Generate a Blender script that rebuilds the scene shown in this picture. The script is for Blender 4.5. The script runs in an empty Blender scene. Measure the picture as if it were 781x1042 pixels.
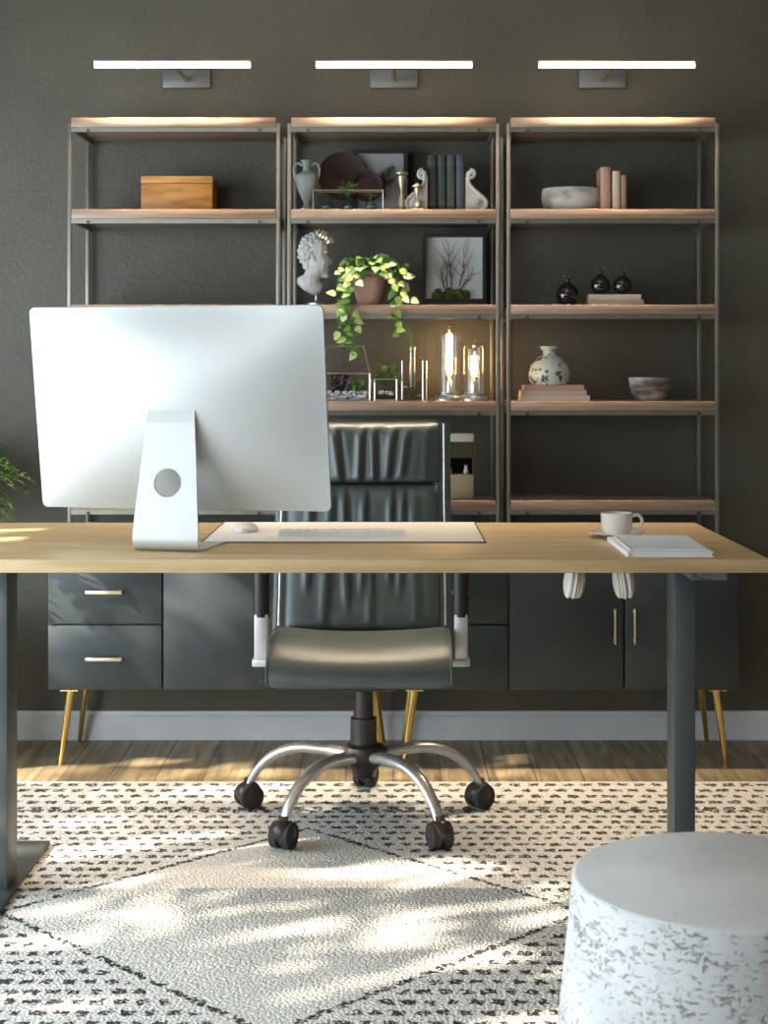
import bpy, bmesh, math, random
from mathutils import Vector, Matrix, noise as mnoise

random.seed(7)
sc = bpy.context.scene
PI = math.pi
F, VX, VY, H = 1604.0, 400.0, 382.0, 1.10      # focal length in pixels, vanishing point, eye height


def P(px, py, D):
    return Vector(((px - VX) * D / F, D, H - (py - VY) * D / F))


def PX(px, D):
    return (px - VX) * D / F


def PZ(py, D):
    return H - (py - VY) * D / F


# ------------------------------------------------------------------ camera
cd = bpy.data.cameras.new('camera')
cam = bpy.data.objects.new('camera', cd)
sc.collection.objects.link(cam)
cam.location = (0, 0, H)
cam.rotation_euler = (PI / 2, 0, 0)
cd.sensor_fit = 'VERTICAL'
cd.sensor_height = 36
cd.lens = 36 * F / 1042
cd.shift_x = -(VX - 390.5) / 1042
cd.shift_y = -(521 - VY) / 1042
cd.clip_start = 0.05
cd.dof.use_dof = True
cd.dof.focus_distance = 3.5
cd.dof.aperture_fstop = 9
sc.camera = cam

# ------------------------------------------------------------------ world, sun, window light
w = bpy.data.worlds.new('world')
sc.world = w
w.use_nodes = True
wn = w.node_tree
bg = wn.nodes['Background']
bg.inputs['Color'].default_value = (0.62, 0.78, 1.0, 1)
bg.inputs['Strength'].default_value = 1.0


def light(name, kind, loc, energy, color, rot=(0, 0, 0), **kw):
    l = bpy.data.lights.new(name, kind)
    l.energy = energy
    l.color = color
    for k, v in kw.items():
        setattr(l, k, v)
    o = bpy.data.objects.new(name, l)
    o.location = loc
    o.rotation_euler = rot
    sc.collection.objects.link(o)
    return o


SUN_DIR = Vector((0.906, 0.423, -math.tan(math.radians(30.0)))).normalized()
sun = light('sun', 'SUN', (-6, 0, 4), 14.0, (1.0, 0.88, 0.70), angle=math.radians(0.6))
sun.rotation_euler = SUN_DIR.to_track_quat('-Z', 'Y').to_euler()
# daylight through the left window, plus added fill from behind the camera
light('window_daylight_left', 'AREA', (-2.27, 2.15, 1.0), 88, (0.82, 0.93, 1.0), (0, -PI / 2, 0),
      shape='RECTANGLE', size=1.6, size_y=3.4)
light('window_fill_front', 'AREA', (-1.60, -1.27, 1.65), 17, (0.95, 0.96, 1.0), (PI / 2, 0, 0),
      shape='RECTANGLE', size=1.0, size_y=1.5)
light('ceiling_fill_light', 'AREA', (0.0, 2.2, 3.1), 8, (1.0, 0.82, 0.62), (0, 0, 0),
      shape='RECTANGLE', size=1.2, size_y=1.2)  # warm overhead fill added to the room, no lamp is modelled there

sc.view_settings.view_transform = 'Standard'
sc.view_settings.look = 'None'
sc.view_settings.exposure = 0.45
sc.view_settings.gamma = 1.0
sc.view_settings.use_curve_mapping = False
try:
    sc.cycles.max_bounces = 10
    sc.cycles.transparent_max_bounces = 24
    sc.cycles.caustics_reflective = False
    sc.cycles.caustics_refractive = False
    sc.cycles.sample_clamp_indirect = 4.0
    sc.cycles.use_denoising = True
except Exception:
    pass


# ------------------------------------------------------------------ materials
def mat(name, color, rough=0.5, metal=0.0, color2=None, scale=8.0, stretch=(1, 1, 1), detail=4.0,
        bump=0.0, bump_scale=None, spec=0.5, coat=0.0, ramp=(0.35, 0.65), sheen=0.0, bdist=0.01):
    m = bpy.data.materials.new(name)
    m.use_nodes = True
    nt = m.node_tree
    N, L = nt.nodes, nt.links
    b = N['Principled BSDF']
    b.inputs['Roughness'].default_value = rough
    b.inputs['Metallic'].default_value = metal
    b.inputs['Specular IOR Level'].default_value = spec
    b.inputs['Coat Weight'].default_value = coat
    b.inputs['Sheen Weight'].default_value = sheen
    tc = N.new('ShaderNodeTexCoord')
    mp = N.new('ShaderNodeMapping')
    mp.inputs['Scale'].default_value = stretch
    L.new(tc.outputs['Object'], mp.inputs['Vector'])
    nz = N.new('ShaderNodeTexNoise')
    nz.inputs['Scale'].default_value = scale
    nz.inputs['Detail'].default_value = detail
    L.new(mp.outputs[0], nz.inputs['Vector'])
    cr = N.new('ShaderNodeValToRGB')
    c2 = color2 if color2 else tuple(c * 0.85 for c in color)
    cr.color_ramp.elements[0].position = ramp[0]
    cr.color_ramp.elements[1].position = ramp[1]
    cr.color_ramp.elements[0].color = (*c2, 1)
    cr.color_ramp.elements[1].color = (*color, 1)
    L.new(nz.outputs['Fac'], cr.inputs['Fac'])
    L.new(cr.outputs['Color'], b.inputs['Base Color'])
    if bump:
        n2 = N.new('ShaderNodeTexNoise')
        n2.inputs['Scale'].default_value = bump_scale or scale * 4
        n2.inputs['Detail'].default_value = 3
        L.new(mp.outputs[0], n2.inputs['Vector'])
        bp = N.new('ShaderNodeBump')
        bp.inputs['Strength'].default_value = bump
        bp.inputs['Distance'].default_value = bdist
        L.new(n2.outputs['Fac'], bp.inputs['Height'])
        L.new(bp.outputs['Normal'], b.inputs['Normal'])
    return m


def emit(name, color, strength):
    m = bpy.data.materials.new(name)
    m.use_nodes = True
    b = m.node_tree.nodes['Principled BSDF']
    b.inputs['Base Color'].default_value = (0.8, 0.8, 0.8, 1)
    b.inputs['Emission Color'].default_value = (*color, 1)
    b.inputs['Emission Strength'].default_value = strength
    return m


def thin_glass(name, tint=(1, 1, 1), gloss=1.0):
    m = bpy.data.materials.new(name)
    m.use_nodes = True
    nt = m.node_tree
    N, L = nt.nodes, nt.links
    out = N['Material Output']
    N.remove(N['Principled BSDF'])
    t = N.new('ShaderNodeBsdfTransparent')
    t.inputs['Color'].default_value = (*tint, 1)
    g = N.new('ShaderNodeBsdfGlossy')
    g.inputs['Roughness'].default_value = 0.04
    lw = N.new('ShaderNodeLayerWeight')
    lw.inputs['Blend'].default_value = 0.25
    mu = N.new('ShaderNodeMath')
    mu.operation = 'MULTIPLY_ADD'
    mu.inputs[1].default_value = 0.38 * gloss
    mu.inputs[2].default_value = 0.04
    L.new(lw.outputs['Facing'], mu.inputs[0])
    mx = N.new('ShaderNodeMixShader')
    L.new(mu.outputs[0], mx.inputs[0])
    L.new(t.outputs[0], mx.inputs[1])
    L.new(g.outputs[0], mx.inputs[2])
    L.new(mx.outputs[0], out.inputs['Surface'])
    return m


def leaf_mat(name, cols, rough=0.5):
    m = bpy.data.materials.new(name)
    m.use_nodes = True
    nt = m.node_tree
    N, L = nt.nodes, nt.links
    b = N['Principled BSDF']
    b.inputs['Roughness'].default_value = rough
    ge = N.new('ShaderNodeNewGeometry')
    cr = N.new('ShaderNodeValToRGB')
    el = cr.color_ramp.elements
    while len(el) < len(cols):
        el.new(0.5)
    for i, c in enumerate(cols):
        el[i].position = i / max(1, len(cols) - 1)
        el[i].color = (*c, 1)
    L.new(ge.outputs['Random Per Island'], cr.inputs['Fac'])
    L.new(cr.outputs['Color'], b.inputs['Base Color'])
    return m


def rug_material():
    m = bpy.data.materials.new('woven_rug')
    m.use_nodes = True
    nt = m.node_tree
    N, L = nt.nodes, nt.links
    b = N['Principled BSDF']
    b.inputs['Roughness'].default_value = 0.95
    b.inputs['Specular IOR Level'].default_value = 0.1

    def M(op, a, c=None, d=None, clamp=False):
        n = N.new('ShaderNodeMath')
        n.operation = op
        n.use_clamp = clamp
        for i, v in enumerate((a, c, d)):
            if v is None:
                continue
            if isinstance(v, (int, float)):
                n.inputs[i].default_value = v
            else:
                L.new(v, n.inputs[i])
        return n.outputs[0]
    ge = N.new('ShaderNodeNewGeometry')
    sp = N.new('ShaderNodeSeparateXYZ')
    L.new(ge.outputs['Position'], sp.inputs[0])

    def noise(scale, detail=2, vec=None):
        n = N.new('ShaderNodeTexNoise')
        n.inputs['Scale'].default_value = scale
        n.inputs['Detail'].default_value = detail
        L.new(vec or ge.outputs['Position'], n.inputs['Vector'])
        return n
    n1 = noise(75, 3)
    s1 = N.new('ShaderNodeSeparateXYZ')
    L.new(n1.outputs['Color'], s1.inputs[0])
    wob = noise(5, 2)
    X = M('ADD', sp.outputs[0], M('MULTIPLY', M('SUBTRACT', s1.outputs[0], 0.5), 0.036))
    Y = M('ADD', sp.outputs[1], M('MULTIPLY', M('SUBTRACT', s1.outputs[1], 0.5), 0.036))
    # dashes: rows 46 mm apart, every other row shifted
    far_ = M('GREATER_THAN', sp.outputs[1], 3.945)
    rowf = M('DIVIDE', Y, M('ADD', 0.046, M('MULTIPLY', far_, 0.011)))
    row = M('FLOOR', rowf)
    fr = M('ABSOLUTE', M('SUBTRACT', M('FRACT', rowf), 0.5))
    off = M('MULTIPLY', M('FRACT', M('MULTIPLY', row, 0.5)), 0.9)
    # per-row pseudo random shift
    rsh = M('FRACT', M('MULTIPLY', M('SINE', M('MULTIPLY', row, 12.99)), 43.7))
    colf = M('ADD', M('ADD', M('DIVIDE', X, M('ADD', 0.0385, M('MULTIPLY', far_, 0.0085))), off), M('MULTIPLY', rsh, 0.35))
    fc = M('ABSOLUTE', M('SUBTRACT', M('FRACT', colf), 0.5))
    # per-cell random size
    cell = M('FLOOR', colf)
    rnd = M('FRACT', M('MULTIPLY', M('SINE', M('ADD', M('MULTIPLY', cell, 78.2), M('MULTIPLY', row, 37.7))), 91.3))
    lim = M('ADD', 0.23, M('MULTIPLY', rnd, 0.13))
    e = M('MAXIMUM', M('DIVIDE', fc, lim), M('DIVIDE', fr, 0.235))
    dash = M('LESS_THAN', e, 1.0)
    # diamond
    dd = M('ADD', M('ABSOLUTE', M('ADD', X, 0.205)), M('ABSOLUTE', M('SUBTRACT', Y, 3.195)))
    outside = M('GREATER_THAN', dd, 0.635)
    ln = M('LESS_THAN', M('ABSOLUTE', M('SUBTRACT', dd, 0.592)), 0.0105)
    brk = noise(60, 1)
    ln = M('MULTIPLY', ln, M('GREATER_THAN', brk.outputs['Fac'], 0.42))
    # straight border line near the far end
    bl = M('LESS_THAN', M('ABSOLUTE', M('SUBTRACT', Y, 3.945)), 0.006)
    bl = M('MULTIPLY', bl, M('GREATER_THAN', brk.outputs['Fac'], 0.45))
    dark = M('MAXIMUM', M('MULTIPLY', dash, outside), M('MAXIMUM', ln, bl))
    ragged = noise(150, 2)
    dark = M('MULTIPLY', dark, M('GREATER_THAN', ragged.outputs['Fac'], 0.40))
    # yarn
    vy = N.new('ShaderNodeTexVoronoi')
    vy.inputs['Scale'].default_value = 150
    L.new(ge.outputs['Position'], vy.inputs['Vector'])
    yarn = noise(170, 3)
    cr = N.new('ShaderNodeValToRGB')
    cr.color_ramp.elements[0].color = (0.48, 0.465, 0.435, 1)
    cr.color_ramp.elements[0].position = 0.30
    cr.color_ramp.elements[1].color = (0.86, 0.84, 0.80, 1)
    cr.color_ramp.elements[1].position = 0.60
    L.new(yarn.outputs['Fac'], cr.inputs['Fac'])
    mx = N.new('ShaderNodeMix')
    mx.data_type = 'RGBA'
    L.new(M('MULTIPLY', dark, 0.93), mx.inputs[0])
    L.new(cr.outputs['Color'], mx.inputs[6])
    mx.inputs[7].default_value = (0.012, 0.012, 0.012, 1)
    L.new(mx.outputs[2], b.inputs['Base Color'])
    bp = N.new('ShaderNodeBump')
    bp.inputs['Strength'].default_value = 0.55
    bp.inputs['Distance'].default_value = 0.006
    L.new(M('ADD', M('SUBTRACT', 1.0, M('MULTIPLY', vy.outputs['Distance'], 1.0)), yarn.outputs['Fac']), bp.inputs['Height'])
    L.new(bp.outputs['Normal'], b.inputs['Normal'])
    return m


def floor_material():
    m = bpy.data.materials.new('oak_floorboards')
    m.use_nodes = True
    nt = m.node_tree
    N, L = nt.nodes, nt.links
    b = N['Principled BSDF']
    b.inputs['Roughness'].default_value = 0.45
    ge = N.new('ShaderNodeNewGeometry')
    mp = N.new('ShaderNodeMapping')
    mp.inputs['Rotation'].default_value = (0, 0, PI / 2)
    L.new(ge.outputs['Position'], mp.inputs['Vector'])
    br = N.new('ShaderNodeTexBrick')
    br.inputs['Scale'].default_value = 1.0
    br.inputs['Brick Width'].default_value = 1.3
    br.inputs['Row Height'].default_value = 0.13
    br.inputs['Mortar Size'].default_value = 0.0018
    br.inputs['Color1'].default_value = (0.40, 0.315, 0.20, 1)
    br.inputs['Color2'].default_value = (0.29, 0.23, 0.145, 1)
    br.inputs['Mortar'].default_value = (0.04, 0.025, 0.015, 1)
    L.new(mp.outputs[0], br.inputs['Vector'])
    m2 = N.new('ShaderNodeMapping')
    m2.inputs['Scale'].default_value = (38, 3.2, 1)
    L.new(ge.outputs['Position'], m2.inputs['Vector'])
    nz = N.new('ShaderNodeTexNoise')
    nz.inputs['Scale'].default_value = 1
    nz.inputs['Detail'].default_value = 5
    nz.inputs['Distortion'].default_value = 0.6
    L.new(m2.outputs[0], nz.inputs['Vector'])
    cr = N.new('ShaderNodeValToRGB')
    cr.color_ramp.elements[0].position = 0.32
    cr.color_ramp.elements[1].position = 0.68
    cr.color_ramp.elements[0].color = (0.42, 0.42, 0.42, 1)
    cr.color_ramp.elements[1].color = (1.25, 1.2, 1.1, 1)
    L.new(nz.outputs['Fac'], cr.inputs['Fac'])
    mx = N.new('ShaderNodeMix')
    mx.data_type = 'RGBA'
    mx.blend_type = 'MULTIPLY'
    mx.inputs[0].default_value = 1
    L.new(br.outputs['Color'], mx.inputs[6])
    L.new(cr.outputs['Color'], mx.inputs[7])
    L.new(mx.outputs[2], b.inputs['Base Color'])
    return m


def stone_material():
    m = bpy.data.materials.new('pitted_white_stone')
    m.use_nodes = True
    nt = m.node_tree
    N, L = nt.nodes, nt.links
    b = N['Principled BSDF']
    b.inputs['Roughness'].default_value = 0.75
    tc = N.new('ShaderNodeTexCoord')
    ge = N.new('ShaderNodeNewGeometry')
    mp = N.new('ShaderNodeMapping')
    mp.inputs['Scale'].default_value = (1, 1, 2.3)
    L.new(tc.outputs['Object'], mp.inputs['Vector'])
    n1 = N.new('ShaderNodeTexNoise')
    n1.inputs['Scale'].default_value = 72
    n1.inputs['Detail'].default_value = 2
    n1.inputs['Distortion'].default_value = 1.2
    L.new(mp.outputs[0], n1.inputs['Vector'])
    n2 = N.new('ShaderNodeTexNoise')
    n2.inputs['Scale'].default_value = 7
    L.new(mp.outputs[0], n2.inputs['Vector'])
    ad = N.new('ShaderNodeMath')
    ad.operation = 'MULTIPLY_ADD'
    ad.inputs[1].default_value = 0.45
    L.new(n2.outputs['Fac'], ad.inputs[0])
    L.new(n1.outputs['Fac'], ad.inputs[2])
    # pits only on the sides
    sp = N.new('ShaderNodeSeparateXYZ')
    L.new(ge.outputs['True Normal'], sp.inputs[0])
    sb = N.new('ShaderNodeMath')
    sb.operation = 'MULTIPLY_ADD'
    sb.inputs[1].default_value = -0.16
    L.new(sp.outputs[2], sb.inputs[0])
    L.new(ad.outputs[0], sb.inputs[2])
    cr = N.new('ShaderNodeValToRGB')
    cr.color_ramp.elements[0].position = 0.83
    cr.color_ramp.elements[1].position = 0.87
    cr.color_ramp.elements[0].color = (0.60, 0.61, 0.61, 1)
    cr.color_ramp.elements[1].color = (0.27, 0.255, 0.235, 1)
    L.new(sb.outputs[0], cr.inputs['Fac'])
    n3 = N.new('ShaderNodeTexNoise')
    n3.inputs['Scale'].default_value = 5
    n3.inputs['Detail'].default_value = 4
    L.new(tc.outputs['Object'], n3.inputs['Vector'])
    c3 = N.new('ShaderNodeValToRGB')
    c3.color_ramp.elements[0].color = (0.88, 0.88, 0.87, 1)
    c3.color_ramp.elements[1].color = (1.1, 1.1, 1.1, 1)
    c3.color_ramp.elements[0].position = 0.35
    c3.color_ramp.elements[1].position = 0.65
    L.new(n3.outputs['Fac'], c3.inputs['Fac'])
    mx = N.new('ShaderNodeMix')
    mx.data_type = 'RGBA'
    mx.blend_type = 'MULTIPLY'
    mx.inputs[0].default_value = 1
    L.new(cr.outputs['Color'], mx.inputs[6])
    L.new(c3.outputs['Color'], mx.inputs[7])
    L.new(mx.outputs[2], b.inputs['Base Color'])
    bp = N.new('ShaderNodeBump')
    bp.inputs['Strength'].default_value = 0.6
    bp.inputs['Distance'].default_value = 0.004
    bp.invert = True
    L.new(cr.outputs['Alpha'], bp.inputs['Height'])
    iv = N.new('ShaderNodeMapRange')
    iv.inputs[1].default_value = 0.78
    iv.inputs[2].default_value = 0.88
    L.new(sb.outputs[0], iv.inputs[0])
    L.new(iv.outputs[0], bp.inputs['Height'])
    L.new(bp.outputs['Normal'], b.inputs['Normal'])
    return m


MT = dict(
    wall=mat('dark_plaster_wall', (0.098, 0.091, 0.068), 0.5, color2=(0.080, 0.074, 0.055), scale=3.5, bump=0.3, bump_scale=90, bdist=0.006),
    ceiling=mat('ceiling_paint', (0.42, 0.41, 0.39), 0.9, scale=3),
    sidewall=mat('side_wall_paint', (0.20, 0.185, 0.16), 0.8, scale=3),
    base=mat('baseboard_paint', (0.80, 0.81, 0.81), 0.4, scale=4),
    oak=mat('light_oak', (0.60, 0.44, 0.235), 0.42, color2=(0.46, 0.32, 0.155), scale=5, stretch=(0.8, 9, 9), detail=7, bump=0.1, bump_scale=14),
    shelfwood=mat('shelf_wood', (0.36, 0.255, 0.18), 0.30, color2=(0.23, 0.15, 0.10), scale=6, stretch=(0.7, 10, 10), detail=6),
    steel=mat('brushed_shelf_steel', (0.31, 0.30, 0.26), 0.38, metal=0.85, scale=30),
    bolt=mat('dark_bolt_steel', (0.10, 0.09, 0.08), 0.4, metal=0.8),
    cabinet=mat('charcoal_lacquer', (0.028, 0.038, 0.040), 0.45, color2=(0.024, 0.032, 0.034), scale=4, bump=0.04, bump_scale=90),
    gap=mat('cabinet_shadow_gap', (0.012, 0.013, 0.014), 0.8),
    brass=mat('brass', (0.80, 0.60, 0.22), 0.22, metal=1.0, color2=(0.72, 0.53, 0.19)),
    handle=mat('pale_brass', (0.86, 0.78, 0.56), 0.3, metal=0.9),
    legmetal=mat('grey_powder_coat', (0.085, 0.095, 0.098), 0.42, metal=0.15, scale=20),
    alu=mat('silver_aluminium', (0.57, 0.59, 0.58), 0.40, metal=0.35, color2=(0.555, 0.575, 0.57), scale=2),
    alu_edge=mat('bright_aluminium_edge', (0.86, 0.87, 0.87), 0.22, metal=0.8),
    screen=mat('black_screen_glass', (0.01, 0.01, 0.012), 0.08),
    white=mat('white_plastic', (0.82, 0.82, 0.80), 0.35),
    key=mat('white_keycaps', (0.86, 0.86, 0.85), 0.5),
    pad=mat('pale_desk_mat', (0.78, 0.745, 0.70), 0.7, color2=(0.75, 0.715, 0.67), scale=60),
    padedge=mat('dark_mat_edge', (0.09, 0.065, 0.05), 0.7),
    ceramic=mat('white_ceramic', (0.80, 0.76, 0.70), 0.22, coat=0.4, scale=4),
    coffee=mat('coffee_surface', (0.05, 0.02, 0.01), 0.1),
    paper=mat('white_paper', (0.83, 0.83, 0.82), 0.7, scale=6),
    bluepaper=mat('pale_blue_cover', (0.62, 0.69, 0.74), 0.45, color2=(0.68, 0.74, 0.78), scale=9),
    leather=mat('dark_teal_leather', (0.062, 0.080, 0.080), 0.40, color2=(0.050, 0.066, 0.066), scale=14, bump=0.12, bump_scale=380, bdist=0.002, spec=0.65),
    chrome=mat('polished_chrome', (0.95, 0.93, 0.89), 0.27, metal=0.85),
    chair_silver=mat('satin_silver', (0.74, 0.74, 0.75), 0.38, metal=0.5),
    blackplastic=mat('black_plastic', (0.018, 0.016, 0.015), 0.42),
    brownplastic=mat('dark_brown_column', (0.035, 0.026, 0.022), 0.35),
    rubber=mat('castor_tread', (0.03, 0.027, 0.024), 0.7, bump=0.3, bump_scale=200),
    rug=rug_material(), floor=floor_material(), stone=stone_material(),
    boxwood=mat('honey_wood', (0.80, 0.37, 0.09), 0.42, color2=(0.50, 0.20, 0.04), scale=7, stretch=(1.2, 8, 8), detail=6),
    urn=mat('pale_green_grey_stone', (0.36, 0.41, 0.38), 0.45, color2=(0.27, 0.31, 0.29), scale=20),
    mahogany=mat('dark_mahogany', (0.048, 0.014, 0.009), 0.6, color2=(0.026, 0.008, 0.005), scale=10),
    blackframe=mat('black_frame', (0.012, 0.012, 0.012), 0.4),
    print_paper=mat('grey_print_paper', (0.42, 0.42, 0.41), 0.6, color2=(0.36, 0.36, 0.36), scale=3),
    board_white=mat('white_backing_board', (0.80, 0.81, 0.78), 0.7, scale=5),
    twig=mat('dark_twig_ink', (0.05, 0.045, 0.042), 0.8),
    moss=mat('green_moss', (0.17, 0.20, 0.035), 0.95, color2=(0.05, 0.07, 0.012), scale=80, bump=1, bump_scale=160),
    wire=mat('silver_wire', (0.68, 0.66, 0.62), 0.28, metal=0.9),
    glass=thin_glass('clear_glass'),
    darkglass=thin_glass('dark_vase_glass', (0.80, 0.84, 0.84)),
    smokeglass=thin_glass('smoked_olive_glass', (0.40, 0.40, 0.26)),
    leaf=leaf_mat('variegated_leaf', [(0.03, 0.10, 0.015), (0.07, 0.19, 0.025), (0.14, 0.28, 0.04), (0.38, 0.48, 0.14), (0.68, 0.70, 0.40)]),
    leafgreen=leaf_mat('fresh_green_leaf', [(0.05, 0.15, 0.03), (0.12, 0.28, 0.05), (0.26, 0.42, 0.10)]),
    leafpurple=leaf_mat('purple_black_leaf', [(0.02, 0.012, 0.02), (0.06, 0.03, 0.05), (0.14, 0.09, 0.12)]),
    stem=mat('green_stem', (0.10, 0.17, 0.03), 0.6),
    bark=mat('brown_bark', (0.10, 0.065, 0.04), 0.9, bump=0.6, bump_scale=60),
    terracotta=mat('aged_terracotta', (0.46, 0.27, 0.20), 0.8, color2=(0.30, 0.17, 0.12), scale=14),
    soil=mat('dark_soil', (0.03, 0.02, 0.014), 0.95),
    marble=mat('white_marble', (0.78, 0.775, 0.77), 0.5, color2=(0.62, 0.62, 0.62), scale=22, bump=0.25, bump_scale=120),
    plaster=mat('cream_plaster', (0.66, 0.62, 0.54), 0.7, color2=(0.50, 0.46, 0.39), scale=30, bump=0.3, bump_scale=80),
    gold=mat('antique_gold', (0.62, 0.55, 0.36), 0.35, metal=0.6),
    sand=mat('pale_sand', (0.80, 0.74, 0.60), 0.9),
    book_a=mat('charcoal_book_cloth', (0.040, 0.046, 0.044), 0.7, bump=0.2, bump_scale=300),
    book_b=mat('dark_green_book_cloth', (0.045, 0.062, 0.056), 0.7, bump=0.2, bump_scale=300),
    book_c=mat('grey_green_book_cloth', (0.060, 0.078, 0.072), 0.7, bump=0.2, bump_scale=300),
    book_d=mat('slate_blue_book_cloth', (0.075, 0.090, 0.115), 0.7, bump=0.2, bump_scale=300),
    pages=mat('book_pages', (0.60, 0.52, 0.42), 0.85, color2=(0.46, 0.39, 0.31), scale=4, stretch=(1, 1, 80)),
    gilt=mat('faded_gilt', (0.35, 0.31, 0.22), 0.5, metal=0.4),
    beigecover=mat('beige_book_cover', (0.55, 0.40, 0.30), 0.65, color2=(0.48, 0.34, 0.26), scale=9),
    creamcover=mat('cream_book_cover', (0.66, 0.54, 0.42), 0.65, color2=(0.58, 0.46, 0.35), scale=9),
    pinkcover=mat('dusty_pink_cover', (0.52, 0.31, 0.235), 0.55, color2=(0.44, 0.25, 0.19), scale=9),
    bronzecover=mat('bronze_brown_cover', (0.36, 0.23, 0.17), 0.5),
    blackglaze=mat('black_glaze', (0.010, 0.009, 0.011), 0.12, coat=0.6),
    bowlmarble=mat('marbled_white_bowl', (0.62, 0.62, 0.60), 0.35, color2=(0.24, 0.18, 0.13), scale=9, stretch=(1, 1, 1.6), ramp=(0.33, 0.50), detail=3),
    bowlbrown=mat('marbled_brown_bowl', (0.46, 0.44, 0.41), 0.35, color2=(0.10, 0.07, 0.05), scale=11, stretch=(1, 1, 2.5), ramp=(0.40, 0.62), detail=4),
    speckle=mat('speckled_celadon', (0.50, 0.53, 0.47), 0.35, color2=(0.06, 0.055, 0.045), scale=60, ramp=(0.38, 0.45), detail=2),
    pewter=mat('pewter', (0.40, 0.41, 0.41), 0.33, metal=0.85),
    led=emit('led_diffuser_glow', (1.0, 0.86, 0.62), 9.0),
    filament=emit('warm_filament_glow', (1.0, 0.60, 0.24), 42.0),
    bulbend=emit('warm_bulb_glass_glow', (1.0, 0.50, 0.14), 1.1),
    plate=mat('matte_grey_plate', (0.16, 0.175, 0.185), 0.4, metal=0.3),
    tanbox=mat('tan_wood_box', (0.52, 0.43, 0.27), 0.6, color2=(0.44, 0.36, 0.22), scale=8),
    creambox=mat('cream_lid', (0.74, 0.68, 0.60), 0.55),
    brownpanel=mat('brown_side_panel', (0.11, 0.06, 0.04), 0.6),
    pebble=leaf_mat('white_pebbles', [(0.70, 0.70, 0.68), (0.82, 0.82, 0.80), (0.92, 0.92, 0.90)], 0.7),
    planter=mat('grey_planter', (0.12, 0.12, 0.12), 0.6),
    cushion=mat('cream_ear_cushion', (0.66, 0.63, 0.57), 0.6),
)


# ------------------------------------------------------------------ mesh helpers
def B():
    return bmesh.new()


def box(bm, c, s, bev=0.0, rot=None, seg=2):
    t = bmesh.new()
    bmesh.ops.create_cube(t, size=1.0)
    bmesh.ops.scale(t, vec=s, verts=t.verts)
    if bev > 0:
        bmesh.ops.bevel(t, geom=t.edges[:], offset=min(bev, min(s) * 0.45), segments=seg, profile=0.5, affect='EDGES')
    if rot is not None:
        bmesh.ops.transform(t, matrix=rot.to_4x4(), verts=t.verts)
    bmesh.ops.translate(t, vec=c, verts=t.verts)
    join(bm, t)


def join(bm, t):
    vm = {}
    for v in t.verts:
        vm[v] = bm.verts.new(v.co)
    for f in t.faces:
        try:
            bm.faces.new([vm[v] for v in f.verts])
        except ValueError:
            pass
    t.free()


def bx(bm, x0, x1, y0, y1, z0, z1, bev=0.0):
    box(bm, ((x0 + x1) / 2, (y0 + y1) / 2, (z0 + z1) / 2), (abs(x1 - x0), abs(y1 - y0), abs(z1 - z0)), bev)


def tube(bm, pts, r, seg=12, cap=True, flat=None):
    """swept tube; r a number or a list; flat=(sx, sz) squashes the section"""
    pts = [Vector(p) for p in pts]
    n = len(pts)
    if isinstance(r, (int, float)):
        r = [r] * n
    rings = []
    up = None
    for i in range(n):
        d = (pts[min(i + 1, n - 1)] - pts[max(i - 1, 0)])
        if d.length < 1e-9:
            d = Vector((0, 0, 1))
        d.normalize()
        if up is None:
            a = Vector((0, 0, 1)) if abs(d.z) < 0.9 else Vector((1, 0, 0))
            up = (a - d * a.dot(d)).normalized()
        else:
            up = (up - d * up.dot(d)).normalized()
        side = d.cross(up)
        fx, fz = flat if flat else (1, 1)
        rings.append([bm.verts.new(pts[i] + side * (math.cos(2 * PI * k / seg) * r[i] * fx) + up * (math.sin(2 * PI * k / seg) * r[i] * fz)) for k in range(seg)])
    for i in range(n - 1):
        for k in range(seg):
            bm.faces.new((rings[i][k], rings[i][(k + 1) % seg], rings[i + 1][(k + 1) % seg], rings[i + 1][k]))
    if cap:
        bm.faces.new(rings[0][::-1])
        bm.faces.new(rings[-1])


def smooth_path(ctrl, n=8):
    """Catmull-Rom through control points"""
    c = [Vector(p) for p in ctrl]
    c = [c[0] * 2 - c[1]] + c + [c[-1] * 2 - c[-2]]
    out = []
    for i in range(1, len(c) - 2):
        for k in range(n):
            t = k / n
            p0, p1, p2, p3 = c[i - 1], c[i], c[i + 1], c[i + 2]
            out.append(0.5 * ((2 * p1) + (-p0 + p2) * t + (2 * p0 - 5 * p1 + 4 * p2 - p3) * t * t + (-p0 + 3 * p1 - 3 * p2 + p3) * t ** 3))
    out.append(c[-2])
    return out


def lathe(bm, prof, c, seg=32, sx=1, sy=1):
    """prof = list of (radius, z)"""
    c = Vector(c)
    rings = []
    for r, z in prof:
        if r < 1e-6:
            rings.append([bm.verts.new(c + Vector((0, 0, z)))])
        else:
            rings.append([bm.verts.new(c + Vector((math.cos(2 * PI * k / seg) * r * sx, math.sin(2 * PI * k / seg) * r * sy, z))) for k in range(seg)])
    for a, b in zip(rings, rings[1:]):
        for k in range(seg):
            k2 = (k + 1) % seg
            if len(a) == 1 and len(b) == 1:
                break
            if len(a) == 1:
                bm.faces.new((a[0], b[k2], b[k]))
            elif len(b) == 1:
                bm.faces.new((a[k], a[k2], b[0]))
            else:
                bm.faces.new((a[k], a[k2], b[k2], b[k]))
    if len(rings[0]) > 1:
        bm.faces.new(rings[0][::-1])


def ell(bm, c, s, rot=None, u=20, v=14):
    t = bmesh.new()
    bmesh.ops.create_uvsphere(t, u_segments=u, v_segments=v, radius=1)
    bmesh.ops.scale(t, vec=s, verts=t.verts)
    if rot is not None:
        bmesh.ops.transform(t, matrix=rot.to_4x4(), verts=t.verts)
    bmesh.ops.translate(t, vec=c, verts=t.verts)
    join(bm, t)


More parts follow.
